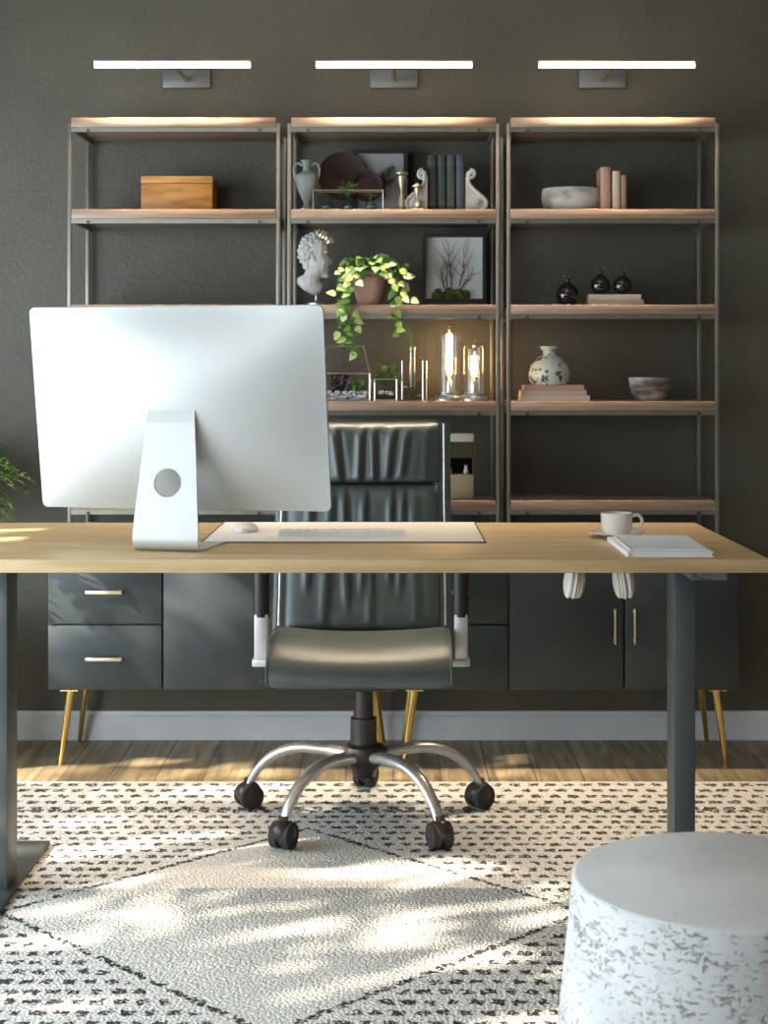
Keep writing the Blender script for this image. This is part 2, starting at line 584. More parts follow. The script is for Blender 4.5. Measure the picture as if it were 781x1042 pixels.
def prism(bm, outline, axis_vec, base=Vector((0, 0, 0)), ex=Vector((1, 0, 0)), ez=Vector((0, 0, 1))):
    a = [bm.verts.new(base + ex * x + ez * z) for x, z in outline]
    b = [bm.verts.new(v.co + axis_vec) for v in a]
    n = len(a)
    bm.faces.new(a)
    bm.faces.new(b[::-1])
    for i in range(n):
        bm.faces.new((a[i], b[i], b[(i + 1) % n], a[(i + 1) % n]))


def root_loc(o):
    l = Vector((0, 0, 0))
    while o is not None:
        l += o.location
        o = o.parent
    return l


def obj(name, bm, m, parent=None, smooth=35, local=False, subsurf=0):
    bmesh.ops.recalc_face_normals(bm, faces=bm.faces)
    me = bpy.data.meshes.new(name)
    xs = [v.co.x for v in bm.verts]
    ys = [v.co.y for v in bm.verts]
    zs = [v.co.z for v in bm.verts]
    if parent is not None:
        off = Vector((0, 0, 0)) if local else root_loc(parent)
    else:
        off = Vector(((min(xs) + max(xs)) / 2, (min(ys) + max(ys)) / 2, min(zs)))
    c = Vector(((min(xs) + max(xs)) / 2, (min(ys) + max(ys)) / 2, (min(zs) + max(zs)) / 2))
    loc = off if parent is None else c - off      # a part's origin sits at its own middle
    sub = off if parent is None else c
    for v in bm.verts:
        v.co -= sub
    bm.to_mesh(me)
    bm.free()
    me.materials.append(MT[m] if isinstance(m, str) else m)
    o = bpy.data.objects.new(name, me)
    sc.collection.objects.link(o)
    o.location = loc
    if parent is not None:
        o.parent = parent
        if not local:
            # nested parts: location relative to the parent chain
            o.location = c - root_loc(parent)
    if smooth:
        for p in me.polygons:
            p.use_smooth = True
        me.set_sharp_from_angle(angle=math.radians(smooth))
    if subsurf:
        md = o.modifiers.new('subsurf', 'SUBSURF')
        md.levels = md.render_levels = subsurf
    return o


def tag(o, label, cat, group=None, kind=None):
    if label:
        o['label'] = label
    if cat:
        o['category'] = cat
    if group:
        o['group'] = group
    if kind:
        o['kind'] = kind
    return o


def thing(name, label, cat, loc, group=None, rotz=0):
    o = bpy.data.objects.new(name, None)
    o.empty_display_size = 0.05
    sc.collection.objects.link(o)
    o.location = loc
    o.rotation_euler = (0, 0, rotz)
    return tag(o, label, cat, group)


def struct(name, bm, m, **k):
    o = obj(name, bm, m, None, **k)
    o['kind'] = 'structure'
    return o


def dup(root, loc, label, group=None, rotz=None):
    def cp(o, par):
        c = o.copy()
        sc.collection.objects.link(c)
        c.parent = par
        for ch in kids.get(o.name, []):
            cp(ch, c)
        return c
    kids = {}
    for o in list(sc.objects):
        if o.parent:
            kids.setdefault(o.parent.name, []).append(o)
    r = cp(root, None)
    r.location = loc
    if rotz is not None:
        r.rotation_euler = (0, 0, rotz)
    r['label'] = label
    if group:
        r['group'] = group
    return r


def remesh(bm, voxel, smooth_iter=4):
    """fuse overlapping solids into one surface"""
    me = bpy.data.meshes.new('tmp')
    bm.to_mesh(me)
    bm.free()
    o = bpy.data.objects.new('tmp', me)
    sc.collection.objects.link(o)
    md = o.modifiers.new('r', 'REMESH')
    md.mode = 'VOXEL'
    md.voxel_size = voxel
    if smooth_iter:
        s = o.modifiers.new('s', 'SMOOTH')
        s.factor = 0.5
        s.iterations = smooth_iter
    dg = bpy.context.evaluated_depsgraph_get()
    e = o.evaluated_get(dg)
    out = bmesh.new()
    out.from_mesh(e.to_mesh())
    e.to_mesh_clear()
    bpy.data.objects.remove(o)
    return out


# ------------------------------------------------------------------ room
WY = 4.77
XL, XR, YF, ZC = -2.35, 2.1, -1.3, 3.15
b = B(); bx(b, XL - .1, XR + .1, YF - .1, WY + .1, -0.1, 0); struct('floor', b, 'floor', smooth=0)
b = B(); bx(b, XL - .1, XR + .1, YF - .1, WY + .1, ZC, ZC + .1); struct('ceiling', b, 'ceiling', smooth=0)
b = B(); bx(b, XL - .1, XR + .1, WY, WY + .1, 0, ZC); struct('wall_back', b, 'wall', smooth=0)
b = B(); bx(b, XR, XR + .1, YF, WY, 0, ZC); struct('wall_right', b, 'sidewall', smooth=0)


def wall_with_hole(bm, a0, a1, z0, z1, h0, h1, hz0, hz1, make):
    for (p0, p1, q0, q1) in ((a0, h0, z0, z1), (h1, a1, z0, z1), (h0, h1, z0, hz0), (h0, h1, hz1, z1)):
        make(bm, p0, p1, q0, q1)


W1 = (-2.12, -1.08, 0.88, 2.42)      # unseen window behind the camera, on the left, placed for the front fill
W2 = (0.4, 3.9, 0.15, 1.85)            # window in the left wall
b = B(); wall_with_hole(b, XL, XR, 0, ZC, *W1, lambda m, p0, p1, q0, q1: bx(m, p0, p1, YF - .1, YF, q0, q1)); struct('wall_front', b, 'sidewall', smooth=0)
b = B(); wall_with_hole(b, YF, WY, 0, ZC, *W2, lambda m, p0, p1, q0, q1: bx(m, XL - .1, XL, p0, p1, q0, q1)); struct('wall_left', b, 'sidewall', smooth=0)
# window frames
b = B()
for x in (W1[0] + .03, (W1[0] + W1[1]) / 2, W1[1] - .03):
    bx(b, x - .03, x + .03, YF - .08, YF - .02, W1[2], W1[3])
for z in (W1[2] + .03, W1[3] - .03):
    bx(b, W1[0], W1[1], YF - .08, YF - .02, z - .03, z + .03)
struct('window_1', b, 'base', smooth=0)
b = B()
for y in (W2[0] + .03, 1.55, 2.72, W2[1] - .03):
    bx(b, XL - .08, XL - .02, y - .03, y + .03, W2[2], W2[3])
for z in (W2[2] + .03, W2[3] - .03):
    bx(b, XL - .08, XL - .02, W2[0], W2[1], z - .03, z + .03)
struct('window_2', b, 'base', smooth=0)
# baseboard with a small moulded top
b = B()
prism(b, [(0, 0), (-.016, 0), (-.016, .070), (-.012, .076), (-.010, .086), (0, .086)], Vector((XR - XL, 0, 0)),
      Vector((XL, WY, 0)), ex=Vector((0, 1, 0)))
struct('baseboard_back', b, 'base', smooth=0)

# unseen tree added outside the window, leaves placed to block and dapple the sun
TX, TY = -4.3, 1.2
t = thing('tree', 'leafy tree outside the left window', 'tree', (TX, TY, 0))
b = B(); tube(b, [(TX, TY, 0), (TX + .05, TY, 1.0), (TX - .02, TY, 2.2), (TX, TY + .1, 3.2)], [.08, .06, .045, .02])
for k in range(9):
    a = random.uniform(0, 6.28); z0 = random.uniform(1.2, 2.8)
    tube(b, [(TX, TY, z0), (TX + .4 * math.cos(a), TY + .5 * math.sin(a), z0 + .15), (TX + .7 * math.cos(a), TY + 1.1 * math.sin(a), z0 + .25)], [.025, .015, .006], 6)
obj('trunk', b, 'bark', t)
b = B()


def leaf(bm, p, d, up, L, W, droop=0.25, heart=False):
    d = Vector(d).normalized()
    up = Vector(up)
    s = d.cross(up)
    if s.length < 1e-4:
        s = d.cross(Vector((1, 0, 0.1)))
    s.normalize()
    n = s.cross(d).normalized()
    p = Vector(p)
    prof = ((0, 0.0), (0.08, 0.62), (0.30, 1.0), (0.62, 0.72), (1.0, 0.0)) if heart else ((0, 0), (0.25, 0.75), (0.5, 1.0), (0.8, 0.55), (1, 0))
    mid, lft, rgt = [], [], []
    for t_, w_ in prof:
        c = p + d * (L * t_) - n * (droop * L * t_ * t_)
        mid.append(bm.verts.new(c))
        if w_ > 0:
            lft.append(bm.verts.new(c + s * (W / 2 * w_) + n * (W * 0.10 * w_)))
            rgt.append(bm.verts.new(c - s * (W / 2 * w_) + n * (W * 0.10 * w_)))
    for A in (lft, rgt):
        bm.faces.new((mid[0], mid[1], A[0]))
        for i in range(len(A) - 1):
            bm.faces.new((mid[i + 1], mid[i + 2], A[i + 1], A[i]))
        bm.faces.new((mid[-2], mid[-1], A[-1]))


def tree_leaf(x, y, z):
    leaf(b, (x, y, z), (random.uniform(-1, 1), random.uniform(-.4, .4), random.uniform(-1, .3)), (random.choice((-1, 1)), random.uniform(-.3, .3), .3), random.uniform(.12, .24), random.uniform(.08, .12))


for k in range(950):                      # dense leaves keeping sun off the front of the rug
    tree_leaf(random.uniform(-4.9, -3.7), random.uniform(-.5, 1.12), random.uniform(1.5, 3.1))
for k in range(520):                      # dense leaves keeping sun off the cabinets
    tree_leaf(random.uniform(-4.9, -3.7), random.uniform(2.25, 3.4), random.uniform(1.0, 3.1))
for k in range(130):                      # leaves keeping sun off the right of the rug
    tree_leaf(random.uniform(-4.6, -3.8), random.uniform(1.1, 2.4), random.uniform(2.72, 3.2))
for yc, z0, z1, n in ((1.24, 1.7, 2.5, 30), (1.42, 2.2, 2.8, 24), (1.52, 1.6, 2.2, 22), (1.66, 2.0, 2.8, 34), (1.86, 1.7, 2.3, 26), (2.02, 2.2, 2.8, 22), (2.2, 1.6, 2.6, 40)):
    for k in range(n):                    # thin leaf strips placed to streak the sun on the rug
        tree_leaf(random.uniform(-4.4, -4.1), yc + random.gauss(0, .035), random.uniform(z0, z1))
obj('foliage', b, 'leafgreen', t, smooth=60)

# ------------------------------------------------------------------ rug
b = B(); bx(b, -2.1, 1.75, 0.6, 4.226, 0.0005, 0.012, .004)
tag(obj('rug', b, 'rug'), 'cream woven rug with dark dashes and a plain diamond in the middle', 'rug')
RZ = 0.012

# ------------------------------------------------------------------ cabinets
CF, CB, CZ0, CZ1 = 4.42, 4.752, 0.218, 0.60


def cabinet(x0, drawers_left, label):
    t = thing('sideboard_cabinet', label, 'cabinet', (x0 + .485, (CF + CB) / 2, 0), 'charcoal sideboard cabinets')
    x1 = x0 + .97
    b = B(); bx(b, x0 + .0015, x1 - .0015, CF + .018, CB, CZ0, CZ1, .002); obj('body', b, 'cabinet', t)
    w3 = .97 / 3
    for i in range(3):
        a0, a1 = x0 + i * w3 + .0025, x0 + (i + 1) * w3 - .0025
        if i == 0:
            for (z0, z1) in ((CZ0 + .001, .3985), (.4035, CZ1 - .012)):
                b = B(); bx(b, a0, a1, CF, CF + .0175, z0, z1, .0015); d = obj('drawer', b, 'cabinet', t)
                zc = (z0 + z1) / 2 - .002
                xc = (a0 + a1) / 2
                b = B(); bx(b, xc - .051, xc + .051, CF - .024, CF - .014, zc - .005, zc + .005, .002)
                for s in (-1, 1):
                    bx(b, xc + s * .042 - .004, xc + s * .042 + .004, CF - .015, CF + .001, zc - .004, zc + .004)
                obj('drawer_handle', b, 'handle', d)
        else:
            b = B(); bx(b, a0, a1, CF, CF + .0175, CZ0 + .001, CZ1 - .012, .0015); d = obj('door', b, 'cabinet', t)
            xc = a1 - .025 if i == 1 else a0 + .025
            b = B(); bx(b, xc - .0030, xc + .0030, CF - .022, CF - .015, .348, .448, .002)
            for z in (.358, .438):
                bx(b, xc - .0025, xc + .0025, CF - .016, CF + .001, z - .004, z + .004)
            obj('door_handle', b, 'handle', d)
    for sx in (-1, 1):
        for fr in (1, 0):
            xt = (x0 + .060) if sx < 0 else (x1 - .060)
            xb = xt + sx * .030
            yt = CF + .03 if fr else CB - .06
            yb = CF + .035 if fr else CB - .025
            b = B()
            tube(b, [(xt, yt, CZ0 + .001), (xt + (xb - xt) * .5, (yt + yb) / 2, CZ0 / 2), (xb, yb, .0)], [.0125, .010, .0065], 16)
            box(b, (xt, yt, CZ0 - .003), (.05, .05, .004))
            obj('leg', b, 'brass', t)
    return t


cabinet(-.97, True, 'charcoal sideboard cabinet on brass legs on the left, behind the monitor end of the desk')
cabinet(0.0, True, 'charcoal sideboard cabinet on brass legs on the right, behind the desk cup and notebook')

# ------------------------------------------------------------------ shelf units
SF, SB = 4.478, 4.752
STOP = [1.832, 1.572, 1.301, 1.027, .745]
SH = STOP


def shelf_unit(cx, label):
    t = thing('shelving_unit', label, 'shelf', (cx, (SF + SB) / 2, CZ1), 'metal and wood shelving units')
    hw = .3015
    pw = .0105
    for sx in (-1, 1):
        for y in (SF + pw / 2, SB - pw / 2):
            b = B(); x = cx + sx * (hw - pw / 2); bx(b, x - pw / 2, x + pw / 2, y - pw / 2, y + pw / 2, CZ1, STOP[0] - .016, .001)
            obj('post', b, 'steel', t)
    for z in STOP:
        b = B(); bx(b, cx - hw + pw + .0008, cx + hw - pw - .0008, SF - .004, SB - .004, z - .027, z, .0015)
        s = obj('shelf_board', b, 'shelfwood', t)
        b = B()
        zr0, zr1 = z - .040, z - .0275
        bx(b, cx - hw + pw, cx + hw - pw, SF, SF + .010, zr0, zr1)
        for sx in (-1, 1):
            x = cx + sx * (hw - pw * 1.6)
            bx(b, x - .004, x + .004, SF + .010, SB - .010, zr0, zr1)
        obj('shelf_rail', b, 'steel', t, smooth=0)
        for sx in (-1, 1):
            b = B(); x = cx + sx * (hw - .058)
            tube(b, [(x, SF - .005, z - .036), (x, SF + .002, z - .036)], .0045, 10)
            obj('bolt', b, 'bolt', t)
    return t


shelf_unit(-.6235, 'tall open shelving unit on the left, holding the honey-coloured wooden box')
shelf_unit(0.0005, 'tall open shelving unit in the middle, full of plants, books and lamps')
shelf_unit(.6235, 'tall open shelving unit on the right, with bowls and black bottles')

# ------------------------------------------------------------------ picture lights
LY = 4.455


def led_light(cx, label):
    t = thing('wall_light', label, 'lamp', (cx * WY / 4.46 if False else cx, WY, 1.995), 'linear wall lights above the shelves')
    pxc = cx + .0
    b = B(); bx(b, pxc - .0715, pxc + .0715, WY - .014, WY, 1.967, 2.022, .002)
    obj('wall_plate', b, 'plate', t)
    b = B(); tube(b, [(pxc, WY - .012, 1.994), (pxc, WY - .05, 1.990), (pxc, LY + .008, 1.982)], [.009, .008, .007], 12)
    obj('arm', b, 'brass', t)
    b = B(); bx(b, pxc - .222, pxc + .222, LY - .008, LY + .010, 1.984, 1.990, .002)
    obj('housing', b, 'wire', t)
    b = B(); tube(b, [(pxc - .220, LY, 1.976), (pxc + .220, LY, 1.976)], .0072, 12)
    obj('diffuser', b, 'led', t)
    l = light('led_strip_light', 'AREA', (pxc, LY - .004, 1.964), 4.8, (1.0, 0.80, 0.58), (math.radians(-3), 0, 0),
              shape='RECTANGLE', size=.43, size_y=.012, spread=math.radians(95))
    l.parent = t
    l.location = Vector((pxc, LY - .004, 1.964)) - t.location


led_light(-.624, 'glowing linear wall light above the left shelving unit')
led_light(.002, 'glowing linear wall light above the middle shelving unit')
led_light(.631, 'glowing linear wall light above the right shelving unit')

# ------------------------------------------------------------------ desk
t = thing('standing_desk', 'light oak standing desk with grey metal legs', 'desk', (-.11, 3.375, RZ))
b = B(); bx(b, -.945, .718, 3.0, 3.75, .724, .75, .0025); obj('desktop', b, 'oak', t)
for (x0, x1, fx0, fx1) in ((-.852, -.808, -.885, -.794), (.588, .632, .585, .660)):
    b = B(); bx(b, x0, x1, 3.30, 3.39, RZ + .010, .7015, .002)
    l = obj('leg', b, 'legmetal', t)
    b = B(); bx(b, fx0, fx1, 3.02, 3.652, RZ + .0003, RZ + .011, .003); obj('foot', b, 'legmetal', t)
    b = B(); bx(b, x0 - .01, x1 + .01, 3.06, 3.69, .702, .7235, .002); obj('top_bracket', b, 'legmetal', t)
b = B(); bx(b, -.808, .588, 3.33, 3.37, .702, .722, .002); obj('crossbeam', b, 'legmetal', t)
b = B(); prism(b, [(.622, .7235), (.622, .712), (.645, .707), (.672, .705), (.672, .7235)], Vector((0, .05, 0)), Vector((-.03, 3.035, 0)))
obj('control_keypad', b, 'plate', t)

# ------------------------------------------------------------------ desk mat, keyboard, mouse
DZ = .75
b = B(); bx(b, -.40, .192, 3.292, 3.738, DZ + .0002, DZ + .0022, .001)
t = obj('desk_mat', b, 'pad'); tag(t, 'pale pink-beige desk mat lying under the keyboard', 'desk mat')
b = B()
for (x0, x1, y0, y1) in ((-.402, .194, 3.290, 3.2935), (-.402, .194, 3.7365, 3.740), (-.402, -.3985, 3.290, 3.740), (.1905, .194, 3.290, 3.740)):
    bx(b, x0, x1, y0, y1, DZ + .0001, DZ + .0027)
obj('stitched_edge', b, 'padedge', t)
MZ = DZ + .0024
t = thing('keyboard', 'slim white keyboard on the desk mat', 'keyboard', (-.11, 3.45, MZ))
b = B(); prism(b, [(3.395, MZ), (3.395, MZ + .011), (3.40, MZ + .012), (3.508, MZ + .005), (3.510, MZ)], Vector((.272, 0, 0)), Vector((-.247, 0, 0)), ex=Vector((0, 1, 0)))
obj('case', b, 'white', t)
for r in range(6):
    for c in range(14):
        y = 3.406 + r * .0175
        if r == 5 and 4 <= c <= 8:
            if c != 4:
                continue
            x0, x1 = -.243 + 4 * .0191, -.243 + 9 * .0191 - .003
        else:
            x0 = -.243 + c * .0191
            x1 = x0 + .0161
        z = MZ + .012 - (y + .007 - 3.40) / .108 * .007
        b = B(); bx(b, x0, x1, y, y + .0145, z - .001, z + .0022, .0007)
        k = obj('key', b, 'key', t)
b = B()
t = B()
ell(t, (0, 0, 0), (.029, .056, .0175))
for v in t.verts:
    if v.co.z < 0:
        v.co.z *= .06
    v.co += Vector((PX(249.5, 3.52), 3.525, MZ + .0016))
tag(obj('computer_mouse', t, 'white'), 'rounded white computer mouse left of the keyboard', 'mouse')

# ------------------------------------------------------------------ monitor (all-in-one computer seen from behind)
TH, TI = .195, .167
t = thing('desktop_computer', 'large silver all-in-one computer seen from behind on the left of the desk', 'computer', (-.436, 3.208, DZ))
Rm = Matrix.Rotation(-TH, 3, 'Z')
nb = Rm @ Vector((0, -1, 0))
org = Vector((-.436, 3.208, 0))


def ML(x, y, z):
    """monitor frame: x along the width, y toward the sitter, z up (world height)"""
    return org + Rm @ Vector((x, y, 0)) + Vector((0, 0, z))


def MP(a, d, c):
    """panel frame: a along width, c up the tilted panel, d out of the back"""
    R = Rm @ Vector((1, 0, 0))
    U = Vector((0, 0, 1)) * math.cos(TI) + nb * math.sin(TI)
    Nn = nb * math.cos(TI) - Vector((0, 0, 1)) * math.sin(TI)
    return Vector((-.436, 3.208, 1.032)) + R * a + U * c + Nn * d


W_, H_ = .62, .42


def rrect(w, h, r, n=6):
    pts = []
    for (cx_, cy_, a0) in ((w / 2 - r, h / 2 - r, 0), (-w / 2 + r, h / 2 - r, 90), (-w / 2 + r, -h / 2 + r, 180), (w / 2 - r, -h / 2 + r, 270)):
        for k in range(n + 1):
            a = math.radians(a0 + 90 * k / n)
            pts.append((cx_ + r * math.cos(a), cy_ + r * math.sin(a)))
    out = []
    for i, p in enumerate(pts):
        q = pts[(i + 1) % len(pts)]
        out.append(p)
        if math.hypot(q[0] - p[0], q[1] - p[1]) > r * .5:
            out += [(p[0] + (q[0] - p[0]) * k / 16, p[1] + (q[1] - p[1]) * k / 16) for k in range(1, 16)]
    return out


b = B()
rings = []
S = [(1.0, -.005), (1.0, 0.0)] + [(q, 0.001) for q in (.998, .993, .985, .97, .95, .92, .88, .83, .77, .70, .62, .53, .43, .33, .22, .11)]
for s, d in S:
    rg = []
    for x, y in rrect(W_ * s, H_ * s, .012 * s, 10):
        u_, v_ = min(1, abs(x) / (W_ / 2)), min(1, abs(y) / (H_ / 2))
        dd_ = d if s == 1.0 else .001 * min(1, (1 - s) / .002) + .046 * ((1 - u_ ** 2.2) * (1 - v_ ** 2.2)) ** 1.15
        rg.append(b.verts.new(MP(x, dd_, y)))
    rings.append(rg)
for a, c in zip(rings, rings[1:]):
    n = len(a)
    for i in range(n):
        b.faces.new((a[i], a[(i + 1) % n], c[(i + 1) % n], c[i]))
b.faces.new(rings[-1]); b.faces.new(rings[0][::-1])
obj('back_shell', b, 'alu', t, smooth=50)
b = B()
v = [b.verts.new(MP(x, -.0051, y)) for x, y in rrect(W_ - .004, H_ - .004, .01)]
v2 = [b.verts.new(MP(x, -.0075, y)) for x, y in rrect(W_ - .004, H_ - .004, .01)]
b.faces.new(v); b.faces.new(v2[::-1])
for i in range(len(v)):
    b.faces.new((v[i], v2[i], v2[(i + 1) % len(v)], v[(i + 1) % len(v)]))
obj('screen', b, 'screen', t)
# stand: one bent plate, wider at the foot, with a round cable hole
b = B()
path = [(-.043, 1.030), (-.046, 1.02), (-.060, .92), (-.072, .845), (-.0795, .790), (-.081, .772), (-.078, .7605), (-.070, .7545), (-.058, .7525), (0.0, .7525), (.10, .7525)]
TK = .0045
# cross sections with a ring hole cut in the flat slanted part: grid with polar patch
def stand_w(z):
    return .049 + (.068 - .049) * min(1, max(0, (1.03 - z) / .24))
hole_c, hole_r = .886, .0285
NS = 12


def sp(u, s):
    """point on the mid surface: s = arclength param via z on the slanted part"""
    z = s
    # interpolate y on path by z
    for (y0, z0), (y1, z1) in zip(path, path[1:]):
        if z1 <= z <= z0 and z0 != z1:
            y = y0 + (y1 - y0) * (z0 - z) / (z0 - z1)
            return ML(u * stand_w(z), y, z)
    return ML(u * stand_w(z), path[0][0], z)


offn = (nb * 1.0) * TK
def two(fn_pts):
    """build both skins from a list of quads of (front) points"""
    for q in fn_pts:
        vs = [b.verts.new(p + offn) for p in q]
        b.faces.new(vs)
        vs = [b.verts.new(p - offn * 0.0) for p in q]
        b.faces.new(vs[::-1])


quads = []
# top block from z=1.03 to hole block top, hole block, lower part to .79
hz1, hz0 = hole_c + .045, hole_c - .045
for (za, zb, n) in ((1.030, hz1, 4), (hz0, .790, 4)):
    for i in range(n):
        z0 = za + (zb - za) * i / n; z1 = za + (zb - za) * (i + 1) / n
        quads.append([sp(-1, z0), sp(1, z0), sp(1, z1), sp(-1, z1)])
M_ = 48
outer, inner = [], []
for k in range(M_):
    a = 2 * PI * k / M_
    cx_, cz_ = math.cos(a), math.sin(a)
    s_ = 1 / max(abs(cx_), abs(cz_))
    z = hole_c + cz_ * s_ * .045
    u = cx_ * s_
    outer.append(sp(u, z))
    z = hole_c + cz_ * hole_r
    inner.append(sp(cx_ * hole_r / stand_w(z), z))
# exact corners for the square outline
for k in range(M_):
    k2 = (k + 1) % M_
    quads.append([outer[k], outer[k2], inner[k2], inner[k]])
two(quads)
for k in range(M_):
    k2 = (k + 1) % M_
    b.faces.new([b.verts.new(p) for p in (inner[k], inner[k2], inner[k2] + offn, inner[k] + offn)])
for u in (-1, 1):
    zs = [1.03 + (.79 - 1.03) * i / 16 for i in range(17)]
    for z0, z1 in zip(zs, zs[1:]):
        b.faces.new([b.verts.new(p) for p in (sp(u, z0), sp(u, z1), sp(u, z1) + offn, sp(u, z0) + offn)])
b.faces.new([b.verts.new(p) for p in (sp(-1, 1.03), sp(1, 1.03), sp(1, 1.03) + offn, sp(-1, 1.03) + offn)])
# bend and foot
low = [path[4]] + [(p.x, p.y) for p in smooth_path([(a_, c_, 0) for a_, c_ in path[4:10]], 6)][1:] + [(.10, .7525)]
prev = None
for i, (y, z) in enumerate(low):
    d = Vector((0, 1, 0)) if i == 0 else None
    p0 = low[max(i - 1, 0)]; p1 = low[min(i + 1, len(low) - 1)]
    ty, tz = p1[0] - p0[0], p1[1] - p0[1]
    ln_ = math.hypot(ty, tz)
    ny, nz_ = (tz / ln_, -ty / ln_)            # outward (rear / down)
    hw = stand_w(.79)
    if i == 0:
        ny, nz_ = -1, 0
    ring = [ML(-hw, y, z), ML(hw, y, z), ML(hw, y + ny * TK if ny < 0 else y, z + nz_ * (.0022 if i > 24 else TK * .5)), ML(-hw, y + ny * TK if ny < 0 else y, z + nz_ * (.0022 if i > 24 else TK * .5))]
    ring = [b.verts.new(p) for p in ring]
    if prev:
        for k in range(4):
            b.faces.new((prev[k], prev[(k + 1) % 4], ring[(k + 1) % 4], ring[k]))
    prev = ring
b.faces.new(prev)
bmesh.ops.remove_doubles(b, verts=b.verts, dist=.0002)
obj('stand', b, 'alu', t, smooth=0)
b = B(); box(b, ML(0, -.033, 1.018), (.09, .016, .014), .004, rot=Rm); obj('hinge', b, 'alu_edge', t)

# ------------------------------------------------------------------ cup, saucer, notebooks
cx, cy = PX(627, 3.41), 3.41
b = B(); lathe(b, [(0, .0015), (.030, .0015), (.033, .003), (.056, .0085), (.061, .011), (.060, .0125), (.052, .010), (.034, .006), (0, .006)], (cx, cy, DZ), 48)
tag(obj('saucer', b, 'ceramic'), 'cream ceramic saucer under the cup', 'saucer')
t = thing('coffee_cup', 'white ceramic coffee cup standing on the saucer', 'cup', (cx, cy, DZ + .0065))
z0 = DZ + .0065
b = B(); lathe(b, [(0, 0), (.023, 0), (.029, .005), (.0335, .018), (.034, .043), (.0345, .046), (.033, .0465), (.0315, .043), (.031, .020), (.026, .007), (0, .006)], (cx, cy, z0), 40)
obj('bowl', b, 'ceramic', t)
b = B(); tube(b, smooth_path([(cx + .032, cy, z0 + .039), (cx + .047, cy, z0 + .041), (cx + .055, cy, z0 + .028), (cx + .047, cy, z0 + .013), (cx + .030, cy, z0 + .013)]), .0038, 10)
obj('handle', b, 'ceramic', t)
b = B(); lathe(b, [(0, .035), (.0315, .035), (.0315, .0352), (0, .0355)], (cx, cy, z0), 32); obj('coffee', b, 'coffee', t)


def flat_book(x0, x1, y0, y1, z, h, cover, label, cat='book', rot=0, name='book', group=None, pages='pages', spine='left'):
    t = thing(name, label, cat, ((x0 + x1) / 2, (y0 + y1) / 2, z), group)
    ct = min(.0018, h * .15)
    b = B(); bx(b, x0, x1, y0, y1, z + .0002, z + ct); bx(b, x0, x1, y0, y1, z + h - ct, z + h)
    if spine == 'left':
        bx(b, x0 - .001, x0 + .0015, y0, y1, z + .0002, z + h)
    else:
        bx(b, x0, x1, y0 - .001, y0 + .0015, z + .0002, z + h)
    obj('cover', b, cover, t, smooth=0)
    e = .003
    b = B(); bx(b, x0 + e * .6, x1 - e, y0 + e, y1 - e, z + ct, z + h - ct); obj('pages', b, pages, t, smooth=0)
    t.rotation_euler = (0, 0, rot)
    return t


flat_book(.452, .617, 3.035, 3.325, DZ, .0095, 'paper', 'thick white notebook lying on the desk under a pale blue booklet', 'notebook', name='notebook', pages='paper', rot=0.0)
flat_book(.462, .612, 3.060, 3.320, DZ + .0097, .004, 'bluepaper', 'thin pale blue booklet on top of the white notebook', 'booklet', name='booklet', pages='paper', rot=-.02)

# headphones hanging under the desktop
t = thing('headphones', 'white over-ear headphones hanging under the desk near the right leg', 'headphones', (PX(609, 3.5), 3.5, .605))
xm = PX(609, 3.5)
band = smooth_path([(xm - .058, 3.5, .655), (xm - .062, 3.5, .690), (xm - .045, 3.5, .712), (xm, 3.5, .7175), (xm + .045, 3.5, .712), (xm + .062, 3.5, .690), (xm + .058, 3.5, .655)])
b = B(); tube(b, band, .006, 10, flat=(1.6, .8)); obj('headband', b, 'white', t)
for s in (-1, 1):
    R_ = Matrix.Rotation(s * math.radians(-8), 3, 'Y')
    b = B(); ell(b, (xm + s * .064, 3.5, .645), (.014, .034, .040), R_); obj('ear_cup', b, 'white', t)
    b = B()
    for k in range(3):
        ell(b, (xm + s * (.053 - k * .006), 3.5, .642 - k * .001), (.010, .036 - k * .003, .039 - k * .002), R_)
    obj('ear_cushion', b, 'cushion', t)
b = B(); bx(b, xm - .012, xm + .012, 3.485, 3.515, .7195, .7237); bx(b, xm - .012, xm + .012, 3.512, 3.516, .695, .722); bx(b, xm - .012, xm + .012, 3.478, 3.516, .700, .704)
obj('hook', b, 'blackplastic', t, smooth=0)

# ------------------------------------------------------------------ office chair
CX = -.080
t = thing('office_chair', 'dark leather office chair with chrome base, behind the desk', 'chair', (CX, 3.93, RZ))


def sstep(a, b_, x):
    x = max(0, min(1, (x - a) / (b_ - a)))
    return x * x * (3 - 2 * x)


def backY(z):
    return 4.055 + (z - .44) * .30 + .02 * math.sin((z - .44) * 6)


def fold(u, s, specs):
    """sum of ridge folds; s 0..1 from seam outward; each spec (u0, slope, width, amp, reach)"""
    r = 0
    for (u0, sl, wd, am, s0, s1) in specs:
        e = (u - (u0 + sl * s)) / wd
        env = sstep(s0 - .12, s0 + .1, s) * (1 - sstep(s1 - .15, s1 + .1, s))
        r += am * .8 * env * (math.exp(-e * e) - .55 * math.exp(-((e - 1.6) ** 2)))
    return r


